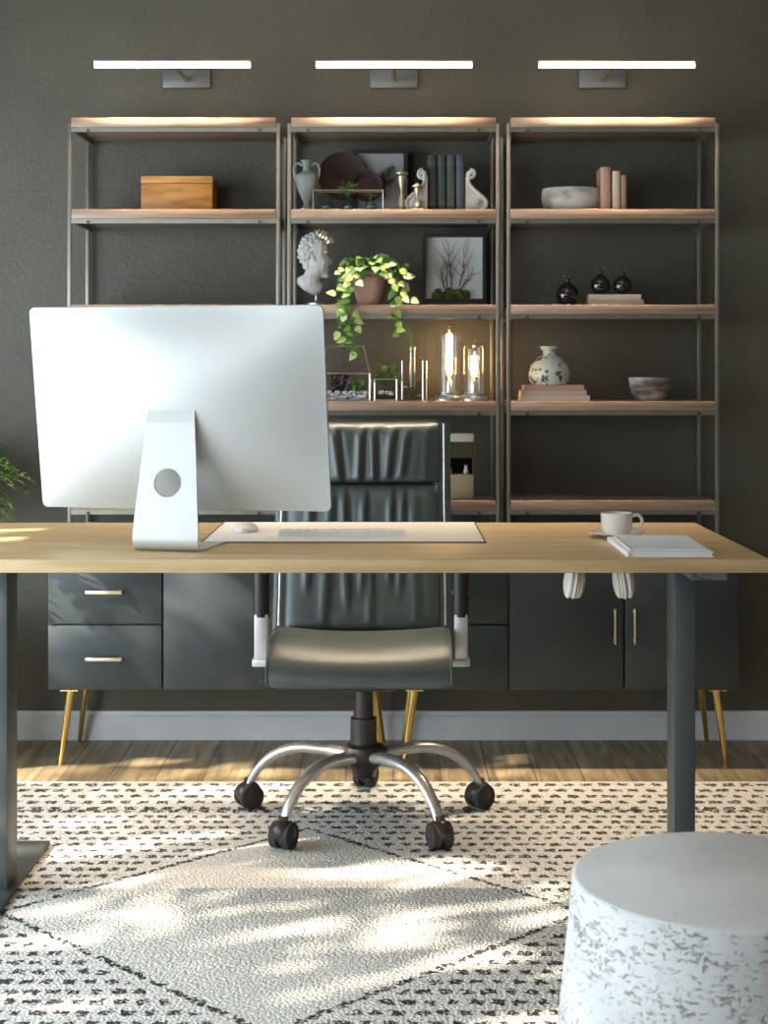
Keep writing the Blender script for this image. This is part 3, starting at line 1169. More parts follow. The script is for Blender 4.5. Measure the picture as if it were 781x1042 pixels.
def pad(z0, z1, hw, thick, specs, nu=80, nv=50, inv=False):
    bm = B()
    front, back = [], []
    for j in range(nv + 1):
        s = j / nv
        z = z0 + (z1 - z0) * s
        fr, bk = [], []
        for i in range(nu + 1):
            u = -1 + 2 * i / nu
            edge = (1 - abs(u) ** 6) ** .5 * (1 - abs(2 * s - 1) ** 9) ** .5
            y = backY(z) - thick * (.25 + .75 * edge) - fold(u, s, specs) * edge
            fr.append(bm.verts.new((CX + u * hw, y, z)))
            bk.append(bm.verts.new((CX + u * hw, backY(z), z)))
        front.append(fr); back.append(bk)
    for A, fl in ((front, 0), (back, 1)):
        for j in range(nv):
            for i in range(nu):
                q = (A[j][i], A[j][i + 1], A[j + 1][i + 1], A[j + 1][i])
                bm.faces.new(q if not fl else q[::-1])
    for j in range(nv):
        bm.faces.new((front[j][0], front[j + 1][0], back[j + 1][0], back[j][0]))
        bm.faces.new((front[j][nu], back[j][nu], back[j + 1][nu], front[j + 1][nu]))
    for i in range(nu):
        bm.faces.new((front[0][i], back[0][i], back[0][i + 1], front[0][i + 1]))
        bm.faces.new((front[nv][i], front[nv][i + 1], back[nv][i + 1], back[nv][i]))
    return bm


up_specs = [(-.75, -.06, .05, .011, .08, .85), (-.52, -.16, .055, .014, .05, .85), (-.30, -.10, .05, .013, .05, .92), (-.06, .03, .05, .013, .0, .92),
            (.14, -.03, .045, .013, .05, .9), (.30, .08, .05, .013, .1, .9), (.47, .10, .05, .012, .15, .85), (.80, .03, .05, .006, .1, .9)]
lo_specs = [(-.72, .05, .05, .010, .3, .97), (-.50, .10, .06, .011, .1, .97), (-.18, -.08, .05, .013, .2, .98), (-.02, .04, .045, .012, .3, .97),
            (.10, -.03, .05, .010, .1, .75), (.33, .03, .045, .012, .35, .98), (.45, .06, .045, .011, .3, .97), (.68, -.04, .06, .008, .1, .9)]
ZS = .815
obj('headrest_cushion', pad(ZS, .975, .204, .048, up_specs), 'leather', t, smooth=80)
obj('backrest_cushion', pad(.445, ZS - .0005, .204, .050, lo_specs, nv=90), 'leather', t, smooth=80)
for s in (-1, 1):
    pts = [(CX + s * .2065, backY(z) - .010, z) for z in [.43 + i * .545 / 14 for i in range(15)]]
    b = B(); tube(b, pts, .0115, 12, flat=(.8, 2.2)); obj('side_bolster', b, 'leather', t, smooth=60)
    pts = [(CX + s * .2135, backY(z) - .030, z) for z in [.46 + i * .512 / 14 for i in range(15)]]
    b = B(); tube(b, pts, .0028, 8); obj('piping', b, 'chrome', t)
b = B()
n = 14
for i in range(n):
    z0 = .43 + i * .55 / n; z1 = .43 + (i + 1) * .55 / n
    A = [(CX + sx * .200, backY(z) + dy, z) for (sx, z, dy) in ((-1, z0, .001), (1, z0, .001), (1, z1, .001), (-1, z1, .001))]
    C_ = [(x, y + .014, z) for x, y, z in A]
    va = [b.verts.new(p) for p in A]; vc = [b.verts.new(p) for p in C_]
    b.faces.new(va); b.faces.new(vc[::-1])
    b.faces.new((va[0], va[3], vc[3], vc[0])); b.faces.new((va[1], vc[1], vc[2], va[2]))
    if i == 0:
        b.faces.new((va[0], vc[0], vc[1], va[1]))
    if i == n - 1:
        b.faces.new((va[3], va[2], vc[2], vc[3]))
obj('back_shell', b, 'leather', t)
# seat
prof = [(4.10, .445), (4.04, .458), (3.97, .467), (3.90, .473), (3.84, .474), (3.79, .469), (3.745, .457), (3.712, .438), (3.690, .418), (3.678, .395), (3.676, .377), (3.684, .368),
        (3.73, .366), (3.80, .372), (3.95, .395), (4.06, .415), (4.11, .435)]
b = B()
nu = 40
rows = []
for (y, z) in prof:
    row = []
    for i in range(nu + 1):
        u = -1 + 2 * i / nu
        topness = sstep(.40, .468, z) if z > .40 else 0
        z2 = z - .013 * (1 - u * u) * topness
        yy = y - .006 * (1 - u ** 2) * (1 if y < 3.75 else 0)
        hw = .217 - .006 * sstep(3.7, 4.0, y)
        rnd = (1 - abs(u) ** 14)
        cz = .43
        row.append(b.verts.new((CX + u * hw, 3.9 + (yy - 3.9) * (.985 + .015 * rnd), cz + (z2 - cz) * (.86 + .14 * rnd ** .5 if rnd > 0 else .86))))
    rows.append(row)
m_ = len(rows)
for j in range(m_):
    for i in range(nu):
        b.faces.new((rows[j][i], rows[j][i + 1], rows[(j + 1) % m_][i + 1], rows[(j + 1) % m_][i]))
b.faces.new([r[0] for r in rows]); b.faces.new([r[-1] for r in rows][::-1])
seat = obj('seat', b, 'leather', t, smooth=50)
for s in (-1, 1):
    b = B(); tube(b, smooth_path([(CX + s * .2165, 3.9 + (y - 3.9) * .99, .43 + (z - .43) * .90) for y, z in prof[2:12]], 4), .0028, 8)
    obj('seat_piping', b, 'leather', seat)
b = B(); bx(b, CX - .09, CX + .09, 3.80, 4.03, .335, .388, .012); bx(b, CX - .21, CX + .21, 3.93, 3.965, .372, .392, .004)
obj('tilt_mechanism', b, 'blackplastic', t)
b = B(); tube(b, [(CX - .08, 3.76, .365), (CX - .19, 3.73, .372), (CX - .222, 3.72, .374)], [.005, .005, .007], 8)
box(b, (CX - .228, 3.718, .374), (.022, .03, .008), .003); obj('height_lever', b, 'blackplastic', t)
b = B(); lathe(b, [(0, .345), (.022, .345), (.024, .30), (.025, .262), (.032, .260), (.0335, .17), (.034, .165), (0, .165)][::-1], (CX + .007, 3.872, 0), 28)
obj('gas_lift_column', b, 'brownplastic', t)
b = B(); lathe(b, [(0, .115), (.026, .115), (.034, .135), (.052, .155), (.056, .175), (.050, .192), (.036, .198), (0, .198)], (CX + .007, 3.872, 0), 32)
hub = obj('base_hub', b, 'brownplastic', t)
for k in range(5):
    a = math.radians(90 + 72 * k)
    d = Vector((math.cos(a), math.sin(a), 0))
    o = Vector((CX + .007, 3.872, 0))
    d = d * .972
    b = B()
    pts = smooth_path([o + d * .040 + Vector((0, 0, .168)), o + d * .10 + Vector((0, 0, .176)), o + d * .18 + Vector((0, 0, .174)), o + d * .245 + Vector((0, 0, .150)),
                       o + d * .290 + Vector((0, 0, .110)), o + d * .312 + Vector((0, 0, .074))], 6)
    n = len(pts)
    tube(b, pts, [.0175 - .0055 * i / (n - 1) for i in range(n)], 16, flat=(1.15, .85))
    leg = obj('base_leg', b, 'chrome', t, smooth=60)
    c = o + d * .314 + Vector((0, 0, RZ + .031))
    side = Vector((-d.y, d.x, 0))
    ang = random.uniform(-.5, .5) + (0.5 if k in (1, 4) else 0)
    ax = (Matrix.Rotation(ang, 3, 'Z') @ side)
    b = B()
    for s in (-1, 1):
        cc = c + ax * (s * .0155)
        tube(b, [cc - ax * .0105, cc - ax * .009, cc + ax * .009, cc + ax * .0105], [.026, .0305, .0305, .026], 28)
    cas = obj('castor', b, 'rubber', t)
    b = B()
    fw = ax.cross(Vector((0, 0, 1)))
    ell(b, c + Vector((0, 0, .008)), (.0285, .0325, .030), Matrix.Rotation(math.atan2(ax.y, ax.x), 3, 'Z'))
    tube(b, [c + Vector((0, 0, .022)), c + Vector((0, 0, .044))], .0125, 14)
    obj('castor_hood', b, 'brownplastic', cas)
# armrests
for s in (-1, 1):
    ax_ = CX + s * .248
    b = B()
    bx(b, ax_ - .0170, ax_ + .0170, 3.905, 3.935, .392, .509, .005)
    x_in = CX + s * .205
    bx(b, min(ax_ - s * -.022, x_in), max(ax_ - s * -.022, x_in), 3.90, 3.94, .378, .397, .004)
    obj('arm_bracket', b, 'chair_silver', t)
    b = B(); tube(b, smooth_path([(ax_, 3.92, .500), (ax_, 3.92, .56), (ax_, 3.921, .62), (ax_, 3.922, .655)]), .0205, 14, flat=(.85, 1.0))
    obj('arm_post', b, 'blackplastic', t)
    b = B(); pts = smooth_path([(ax_, 3.80, .662), (ax_, 3.86, .670), (ax_, 3.96, .672), (ax_, 4.05, .668)]); tube(b, pts, [.010] + [.020] * (len(pts) - 2) + [.010], 16, flat=(1.25, .6))
    obj('arm_pad', b, 'leather', t)

# ------------------------------------------------------------------ stone stool
b = B()
r0 = .205
R1 = .252
prof = [(0, RZ + .0005), (R1 - .006, RZ + .0005), (R1, RZ + .008)]
for i in range(1, 12):
    q = i / 12
    prof.append((R1 + (r0 - R1) * q ** .9, RZ + .008 + (.442 - RZ) * q * .985))
prof += [(r0 + .0005, .4455), (r0 - .0015, .4485), (r0 - .005, .450), (0, .450)]
lathe(b, prof, (.4386, 2.045, 0), 96)
tag(obj('stone_stool', b, 'stone', smooth=40), 'round tapered white stone stool with pitted sides, in the right foreground', 'stool')

# ------------------------------------------------------------------ corner plant at the left edge
def bushy(t, c, rx, rz, zc, n, L, W, m='leafgreen'):
    b = B()
    st = B()
    for k in range(n):
        a = random.uniform(0, 2 * PI)
        ph = random.uniform(-1, 1)
        tip = Vector((c[0] + rx * math.cos(a) * (1 - .5 * ph * ph) ** .5 * random.uniform(.7, 1), c[1] + rx * .9 * math.sin(a) * random.uniform(.7, 1), zc + rz * ph))
        base = Vector((c[0] + random.uniform(-.03, .03), c[1] + random.uniform(-.03, .03), zc - rz * .9))
        mid = base.lerp(tip, .5) + Vector((0, 0, .10))
        pts = smooth_path([base, mid, tip], 6)
        tube(st, pts, .0016, 4)
        for i, p in enumerate(pts[4:]):
            d = (tip - base).normalized()
            for s in (-1, 1):
                sd = Vector((-d.y, d.x, 0)).normalized() * s
                leaf(b, p, sd + d * .7 + Vector((0, 0, random.uniform(-.3, .5))), (0, 0, 1), L * random.uniform(.7, 1.2), W)
        leaf(b, tip, tip - mid, (0, 0, 1), L, W)
    obj('stems', st, 'stem', t)
    obj('foliage', b, m, t, smooth=60)


pc = (-1.285, 4.425)
t = thing('potted_shrub', 'green leafy potted shrub at the left edge, behind the desk', 'plant', (pc[0], pc[1], 0))
b = B(); lathe(b, [(0, 0), (.10, 0), (.105, .01), (.14, .40), (.145, .42), (.132, .42), (.128, .38), (0, .37)], (pc[0], pc[1], 0), 32)
pt = obj('planter', b, 'planter', t)
b = B(); lathe(b, [(0, .371), (.127, .381), (.127, .385), (0, .388)], (pc[0], pc[1], 0), 24); obj('soil', b, 'soil', t)
b = B(); tube(b, [(pc[0], pc[1], .38), (pc[0] + .01, pc[1], .55), (pc[0], pc[1], .70)], [.012, .010, .008]); obj('trunk', b, 'bark', t)
bushy(t, pc, .262, .13, .80, 130, .036, .015)

# ------------------------------------------------------------------ left shelf: wooden box
D = 4.58
t = thing('wooden_box', 'honey-coloured wooden box on the left shelf', 'box', (PX(180, D), D + .05, SH[1]))
x0, x1 = PX(143.5, D), PX(216, D)
zt = PZ(179, D)
b = B(); bx(b, x0, x1, D, D + .12, SH[1] + .0003, zt - .022, .002); obj('body', b, 'boxwood', t)
b = B(); bx(b, x0 - .001, x1 + .001, D - .001, D + .121, zt - .0212, zt, .002); obj('lid', b, 'boxwood', t)

# ------------------------------------------------------------------ middle unit, upper shelf
z = SH[1]
D = 4.56
# urn
ux = PX(312, D)
hh = PZ(163, D) - z
t = thing('amphora_urn', 'pale grey-green two-handled urn at the left end of the upper middle shelf', 'urn', (ux, D, z))
prof = [(0, 0), (.022, 0), (.022, .006), (.012, .014), (.009, .024), (.013, .036), (.022, .055), (.030, .078), (.0335, .098), (.031, .108), (.022, .114), (.013, .119), (.010, .130), (.0125, .142), (.018, .150), (.016, .152), (.009, .146), (0, .140)]
k = hh / .152
b = B(); lathe(b, [(r, zz * k) for r, zz in prof], (ux, D, z), 32); obj('body', b, 'urn', t)
for s in (-1, 1):
    b = B(); tube(b, smooth_path([(ux + s * .012, D, z + .136 * k), (ux + s * .026, D, z + .143 * k), (ux + s * .036, D, z + .130 * k), (ux + s * .035, D, z + .108 * k), (ux + s * .030, D, z + .092 * k)]), .0036, 8)
    obj('handle', b, 'urn', t)


def disc_plate(cx_px, rpx, D, top_py, label):
    r = rpx * D / F
    x = PX(cx_px, D)
    zt_ = PZ(top_py, D)
    t = thing('wooden_plate', label, 'plate', (x, D, SH[1]), 'round dark wooden plates')
    zc = zt_ - r
    lean = math.radians(8)
    b = B()
    lathe(b, [(0, 0), (r * .75, 0), (r, .010), (r * .99, .013), (r * .74, .0045), (0, .0045)], (0, 0, 0), 48)
    R_ = Matrix.Rotation(PI / 2 - lean, 4, 'X')
    bmesh.ops.transform(b, matrix=Matrix.Translation((x, D + .02, max(zc, SH[1] + r * .99))) @ R_, verts=b.verts)
    o = obj('dish', b, 'mahogany', t)
    b = B(); bx(b, x - .03, x + .03, D - .012, D + .045, SH[1] + .0002, SH[1] + .005, .001); obj('foot_stand', b, 'mahogany', t)


disc_plate(348, 25, 4.66, 154, 'large round dark mahogany plate standing on edge behind the wire rack')
disc_plate(374, 16, 4.615, 174, 'smaller round dark plate leaning in front of the tree print')


def framed(name, label, px0, px1, py_top, D, z, border, backmat, cat='picture', depth=.018, bottom_border=None):
    x0, x1 = PX(px0, D), PX(px1, D)
    zt_ = PZ(py_top, D)
    t = thing(name, label, cat, ((x0 + x1) / 2, D, z))
    b = B()
    bb = bottom_border or border
    bx(b, x0, x0 + border, D, D + depth, z + .0003, zt_); bx(b, x1 - border, x1, D, D + depth, z + .0003, zt_)
    bx(b, x0 + border, x1 - border, D, D + depth, zt_ - border, zt_); bx(b, x0 + border, x1 - border, D, D + depth, z + .0003, z + bb)
    obj('frame', b, 'blackframe', t, smooth=0)
    b = B(); bx(b, x0 + border * .9, x1 - border * .9, D + depth * .6, D + depth * .9, z + bb * .9, zt_ - border * .9); obj('backing', b, backmat, t, smooth=0)
    return t, x0 + border, x1 - border, z + bb, zt_ - border


def twig(bm, p, ang, L, r, depth, y, spread=.5):
    d = Vector((math.sin(ang), 0, math.cos(ang)))
    n = 4
    pts = [Vector(p)]
    for i in range(n):
        d = Vector((d.x + random.uniform(-.16, .16), 0, d.z)).normalized()
        pts.append(pts[-1] + d * (L / n))
    tube(bm, pts, [r * (1 - .6 * i / n) for i in range(n + 1)], 5)
    if depth > 0:
        for i in (1, 2, 3, 4):
            for s in ((-1, 1) if random.random() < .6 else (random.choice((-1, 1)),)):
                a = math.atan2(d.x, d.z) + s * random.uniform(.3, .3 + spread)
                twig(bm, pts[i], a, L * random.uniform(.4, .62), r * .55, depth - 1, y, spread)


t, a0, a1, q0, q1 = framed('framed_print', 'black-framed grey print of a bare tree on the upper middle shelf', 359, 414.5, 152, 4.69, z, .012, 'print_paper', depth=.015)
b = B(); st_ = random.getstate(); random.seed(3)
cxp = a0 + (a1 - a0) * .60
twig(b, (cxp, 4.69 + .0085, q0 + .045), .02, .055, .0028, 4, 0, .7)
for v in b.verts:
    v.co.x = min(max(v.co.x, a0 + .003), a1 - .003); v.co.z = min(v.co.z, q1 - .004); v.co.y = 4.6980 + (v.co.y - 4.6985) * .2
obj('tree_drawing', b, 'twig', t)
random.setstate(st_)

# wire rack with three glass vases
D = 4.52
x0, x1 = PX(318.5, D), PX(389.5, D)
zt = PZ(193.5, D)
t = thing('wire_rack', 'silver wire rack holding three small glass vases', 'rack', ((x0 + x1) / 2, D + .02, z))
b = B()
for y in (D, D + .045):
    for zz in (z + .0025, zt):
        tube(b, [(x0, y, zz), (x1, y, zz)], .0016, 6)
    for x in (x0, x1):
        tube(b, [(x, y, z + .0008), (x, y, zt)], .0016, 6)
for x in (x0, x1):
    for zz in (z + .0025, zt):
        tube(b, [(x, D, zz), (x, D + .045, zz)], .0016, 6)
for x in (x0 + (x1 - x0) * .33, x0 + (x1 - x0) * .66):
    tube(b, [(x, D, z + .0025), (x, D + .045, z + .0025)], .0014, 6)
obj('wire_frame', b, 'wire', t)


def small_vase(x, y, label, name='glass_vase', h=.040):
    t = thing(name, label, 'vase', (x, y, z + .0045), 'small glass vases in the wire rack')
    b = B(); lathe(b, [(0, 0), (.016, 0), (.0185, .006), (.017, .014), (.009, .024), (.007, .031), (.0115, h), (.0105, h), (.006, .031), (.008, .024), (.0155, .013), (.016, .004), (0, .003)], (x, y, z + .0045), 24)
    obj('bulb', b, 'darkglass', t)
    b = B(); lathe(b, [(0, .0035), (.0145, .0035), (.0155, .010), (0, .011)], (x, y, z + .0045), 20); obj('water', b, 'urn', t)
    return t


def sprig(t, x, y, z0, r, n, m, L=.014, W=.010, hz=None):
    b = B(); st = B()
    for k in range(n):
        a = random.uniform(0, 2 * PI); e = random.uniform(.0, 1.0)
        d = Vector((math.cos(a) * (1 - e * .6), math.sin(a) * (1 - e * .6), e)).normalized()
        tip = Vector((x, y, z0)) + Vector((d.x * r, d.y * r, d.z * (hz or r))) * random.uniform(.45, 1)
        tube(st, [(x, y, z0 - .012), Vector((x, y, z0)).lerp(tip, .5) + Vector((0, 0, .003)), tip], .0006, 4)
        leaf(b, tip, d + Vector((random.uniform(-.6, .6), random.uniform(-.6, .6), 0)), (0, -.5, 1), L * random.uniform(.7, 1.2), W)
    obj('stems', st, 'stem', t)
    obj('leaves', b, m, t, smooth=60)


small_vase(PX(332, D + .02), D + .022, 'empty small glass vase at the left end of the wire rack')
v2_ = small_vase(PX(354, D + .02), D + .022, 'small glass vase with a green leafy sprig, in the middle of the wire rack')
sprig(v2_, PX(354, D + .02), D + .022, z + .052, .030, 46, 'leafgreen')
v3_ = small_vase(PX(377, D + .02), D + .022, 'small glass vase with a small green shoot, at the right end of the wire rack')
sprig(v3_, PX(377, D + .02), D + .022, z + .044, .014, 12, 'leafgreen', L=.010, W=.007)


# hourglasses
def hourglass(px, top, wpx, D, label):
    x = PX(px, D); hh = PZ(top, D) - z; r = wpx / 2 * D / F
    t = thing('hourglass', label, 'hourglass', (x, D, z), 'glass hourglasses')
    b = B(); lathe(b, [(0, .0002), (r, .0002), (r, .004), (r * .6, .006), (0, .006)], (x, D, z), 24); obj('base', b, 'gold', t)
    b = B(); lathe(b, [(0, hh - .012), (r * .95, hh - .012), (r, hh - .009), (r * .5, hh - .006), (r * .3, hh), (0, hh)], (x, D, z), 24); obj('cap', b, 'gold', t)
    h0, h1 = .006, hh - .012
    pr = []
    for i in range(17):
        q = i / 16
        pr.append((max(.003, r * .62 * abs(math.sin((q - .5) * PI)) ** .8 * (1 - max(0, abs(2 * q - 1) - .9) * 4)), h0 + (h1 - h0) * q))
    b = B(); lathe(b, pr, (x, D, z), 20); obj('sand_glass', b, 'gold', t)
    b = B(); lathe(b, [(r * .93, .005), (r * .93, hh - .012)], (x, D, z), 24)
    obj('glass_cylinder', b, 'glass', t)
    return t


hourglass(408.5, 173, 13, 4.53, 'taller glass hourglass beside the tree print')
hourglass(424.5, 186, 11, 4.51, 'shorter glass hourglass in front of the left scroll bookend')


# scroll bookends
def bookend(px_face, s, D, label):
    """s=+1: scroll opens to the right of the books"""
    x = PX(px_face, D)
    t = thing('scroll_bookend', label, 'bookend', (x, D, z), 'carved scroll bookends')
    hh = PZ(172, D) - z
    k = hh / .118
    pts = []
    # upper volute spiral
    c0 = Vector((x + s * .014, D, z + .103 * k))
    for i in range(26):
        a = -PI * .15 + i / 25 * 2.6 * PI
        r = .004 + .0095 * i / 25
        pts.append(c0 + Vector((s * math.cos(a) * r, 0, math.sin(a) * r)))
    tail = smooth_path([pts[-1], Vector((x + s * .008, D, z + .085 * k)), Vector((x + s * .022, D, z + .062 * k)), Vector((x + s * .045, D, z + .044 * k)), Vector((x + s * .060, D, z + .026 * k)), Vector((x + s * .056, D, z + .006 * k))], 6)
    b = B(); tube(b, pts + tail[1:], .0048, 10, flat=(3.0, 1.0) if False else (1.0, 1.0))
    # widen in depth by repeating
    for dy in (-.012, -.006, .006, .012):
        tube(b, [p + Vector((0, dy, 0)) for p in pts + tail[1:]], .0046, 10)
    obj('scroll_rim', b, 'plaster', t, smooth=60)
    b = B()
    ol = [(0, 0), (s * .056, 0), (s * .058, .022 * k), (s * .043, .041 * k), (s * .020, .058 * k), (s * .007, .082 * k), (s * .004, .095 * k), (0, .095 * k)]
    prism(b, ol, Vector((0, .024, 0)), Vector((x, D - .012, z + .0004)))
    ell(b, (x + s * .034, D - .010, z + .021 * k), (.017, .007, .016)); ell(b, (x + s * .034, D - .015, z + .021 * k), (.008, .006, .008))
    obj('carved_body', b, 'plaster', t)
    return t


bookend(434.5, -1, 4.54, 'carved cream scroll bookend left of the dark books')
bookend(473.5, 1, 4.54, 'carved cream scroll bookend right of the dark books')


def standing_book(px0, px1, top, D, m, label, group, depth=.10, zs=None, gilt=True, name='book'):
    zs = SH[1] if zs is None else zs
    x0, x1 = PX(px0, D), PX(px1, D); zt_ = PZ(top, D)
    t = thing(name, label, 'book', ((x0 + x1) / 2, D, zs), group)
    xm_ = (x0 + x1) / 2; hw_ = (x1 - x0) / 2
    b = B()
    ol = [(hw_ * math.cos(a), -abs(math.sin(a)) * hw_ * .45) for a in [PI * i / 10 for i in range(11)]]
    ol = [(xm_ + x, D + .004 + y) for x, y in ol] + [(x0, D + .006), (x0, D + depth), (x0 + .002, D + depth), (x0 + .002, D + .009), (x1 - .002, D + .009), (x1 - .002, D + depth), (x1, D + depth), (x1, D + .006)][::1]
    va = [b.verts.new((x, y, zs + .0003)) for x, y in ol[:11]] 
    # rounded spine + two boards as simple solids
    b.free(); b = B()
    sp_ = [(xm_ + hw_ * math.cos(a), D + .006 - abs(math.sin(a)) * hw_ * .5) for a in [PI * i / 10 for i in range(11)]]
    prism(b, sp_, Vector((0, 0, zt_ - zs - .0003)), Vector((0, 0, zs + .0003)), ex=Vector((1, 0, 0)), ez=Vector((0, 1, 0)))
    bx(b, x0, x0 + .002, D + .006, D + depth, zs + .0003, zt_); bx(b, x1 - .002, x1, D + .006, D + depth, zs + .0003, zt_)
    obj('cover', b, m, t, smooth=40)
    b = B(); bx(b, x0 + .0021, x1 - .0021, D + .0062, D + depth - .003, zs + .003, zt_ - .003); obj('pages', b, 'pages', t, smooth=0)
    if gilt:
        for q in (.12, .16, .84, .88):
            b = B()
            zz = zs + (zt_ - zs) * q
            arc = [(xm_ + hw_ * 1.01 * math.cos(a), D + .0058 - math.sin(a) * hw_ * .52, zz) for a in [PI * (i + .5) / 10 for i in range(10)]]
            tube(b, arc, .0006, 4)
            obj('spine_band', b, 'gilt', t)
    return t


D = 4.54
G = 'dark cloth books between the scroll bookends'
standing_book(435, 444, 158, D, 'book_a', 'charcoal book touching the left scroll bookend', G)
standing_book(445.2, 453.5, 158, D, 'book_b', 'dark green book, second from the left scroll bookend', G)
standing_book(454.4, 463, 158, D, 'book_c', 'grey-green book, third from the left scroll bookend', G)
standing_book(464, 472, 158, D, 'book_d', 'slate blue book beside the right scroll bookend', G)

# ------------------------------------------------------------------ middle unit, second shelf: bust, plant, picture
z = SH[2]
D = 4.57
bxm = PX(321, D)
k = D / F                       # metres per pixel here
t = thing('marble_bust', 'white marble classical head bust in profile with a leaf wreath', 'sculpture', (bxm, D, z))


def bp(px, py, dy=0):
    return Vector((PX(px, D), D + dy, PZ(py, D)))


PROFILE = [(312, 238), (320, 236), (328, 238), (333, 243), (334.5, 249), (334.2, 253), (335.2, 256.5), (333.6, 259.2), (335.6, 262.5), (338.9, 267.4), (336.2, 269.4), (335.2, 270.6),
           (336.8, 272.6), (335.2, 274), (336.3, 275.8), (334.0, 277.6), (335.2, 280), (333.2, 283.2), (328.5, 283), (325.8, 281.8), (325.6, 286), (329, 291), (328, 297), (322, 301), (316, 299.5),
           (309, 295.5), (303, 290), (301.3, 285.5), (303.5, 281.8), (309, 279.8), (310.8, 275), (308, 270), (304, 264), (302.5, 257), (304, 249), (307, 242.5)]


def seg_dist(p, a_, c_):
    ax2, ay2 = c_[0] - a_[0], c_[1] - a_[1]
    q = max(0, min(1, ((p[0] - a_[0]) * ax2 + (p[1] - a_[1]) * ay2) / (ax2 * ax2 + ay2 * ay2)))
    return math.hypot(p[0] - a_[0] - ax2 * q, p[1] - a_[1] - ay2 * q)


def inside(p):
    c_ = False
    for (xa, ya), (xb, yb) in zip(PROFILE, PROFILE[1:] + PROFILE[:1]):
        if (ya > p[1]) != (yb > p[1]) and p[0] < (xb - xa) * (p[1] - ya) / (yb - ya) + xa:
            c_ = not c_
    return c_


b = B()
balls = []
yy = 237.0
while yy < 301:
    xx = 302.0
    while xx < 340:
        if inside((xx, yy)):
            d_ = min(seg_dist((xx, yy), p, q) for p, q in zip(PROFILE, PROFILE[1:] + PROFILE[:1]))
            if d_ > .9:
                balls.append((xx, yy, d_))
        xx += 1.5
    yy += 1.5
for xx, yy, d_ in balls:
    ell(b, bp(xx, yy), (d_ * k, min(d_ * k * .95, .036), d_ * k), u=12, v=8)


def surf(px0, py0):
    m_ = 0
    for xx, yy, d_ in balls:
        q = (px0 - xx) ** 2 + (py0 - yy) ** 2
        if q < d_ * d_:
            m_ = max(m_, (1 - q / (d_ * d_)) ** .5 * min(d_ * k * .95, .036))
    return m_


rs = random.getstate(); random.seed(11)
for i in range(170):                                                           # curls of hair
    px0, py0 = random.uniform(303, 334), random.uniform(237, 276)
    if not inside((px0, py0)):
        continue
    if px0 > 318 + max(0, (250 - py0)) * 1.2 or (px0 > 314 and py0 > 266):
        continue
    for sd in (-1, 1):
        ell(b, bp(px0, py0, sd * surf(px0, py0)), (random.uniform(.0035, .0052),) * 3, u=8, v=6)
random.setstate(rs)
for sd in (-1, 1):
    ell(b, bp(331, 257.2, sd * surf(331, 257.2) * .95), (3.4 * k, .004, 1.0 * k))       # brow
    ell(b, bp(330.6, 260.6, sd * surf(330.6, 260.6) * .86), (1.5 * k, .003, 1.2 * k))    # eyeball
    ell(b, bp(328.5, 267, sd * surf(328.5, 267) * .8), (3 * k, .006, 2.6 * k))           # cheek
    ell(b, bp(319.5, 264.5, sd * surf(319.5, 264.5)), (2.0 * k, .004, 3.4 * k))          # ear
b = remesh(b, .0013, 2)
for v in b.verts:
    for qx, qy, rr, am in ((331.2, 260.2, 2.6, .0035), (334.4, 274, 2.2, .002), (326.5, 279.5, 3.5, .0015)):
        q = math.hypot(v.co.x - PX(qx, D), v.co.z - PZ(qy, D)) / (rr * k)
        if q < 1:
            v.co.y -= math.copysign(am * (1 - q * q), v.co.y - D)
head = obj('head', b, 'marble', t, smooth=60)
b = B()
for i in range(26):
    q = i / 25
    a = math.radians(30 + 120 * q)
    for yy in (-.030, .0, .030):
        cc = bp(320.5, 257.5) + Vector((math.cos(a) * 17.6 * k * (.8 if yy else 1), yy * .8, math.sin(a) * 19.5 * k * (.85 if yy else 1)))
        if q < .5:
            leaf(b, cc, (math.cos(a) + random.uniform(-.5, .5), random.uniform(-.8, .2), math.sin(a) + random.uniform(-.5, .5)), (0, -1, .2), .016, .008)
obj('wreath', b, 'gold', t, smooth=60)
b = B(); lathe(b, [(0, .0002), (.030, .0002), (.030, .008), (.008, .012), (.0035, .016), (.0035, PZ(296, D) - z), (0, PZ(296, D) - z)], (bp(321.5, 300).x, D, z), 24)
obj('rod_stand', b, 'wire', t)

# pothos in terracotta
px_, D = 376, 4.53
x = PX(px_, D)
zt = PZ(276, D)
t = thing('potted_pothos', 'trailing variegated pothos in a terracotta pot on the middle shelf', 'plant', (x, D, z))
hh = zt - z
b = B(); lathe(b, [(0, .0002), (.032, .0002), (.036, .006), (.046, hh * .45), (.052, hh * .70), (.052, hh * .80), (.047, hh * .84), (.053, hh * .90), (.054, hh * .97), (.051, hh), (.046, hh), (.044, hh * .9), (0, hh * .88)], (x, D, z), 40)
obj('pot', b, 'terracotta', t)
b = B(); lathe(b, [(0, hh * .885), (.044, hh * .905), (.044, hh * .92), (0, hh * .94)], (x, D, z), 24); obj('soil', b, 'soil', t)
rs = random.getstate(); random.seed(21)
lv, vn = B(), B()


def pleaf(p, d, L=.033):
    d = Vector(d)
    leaf(lv, p, d, Vector((random.uniform(-.3, .3), -1.0, random.uniform(.2, .9))), L * random.uniform(.8, 1.2), L * .82, droop=random.uniform(.0, .25), heart=True)


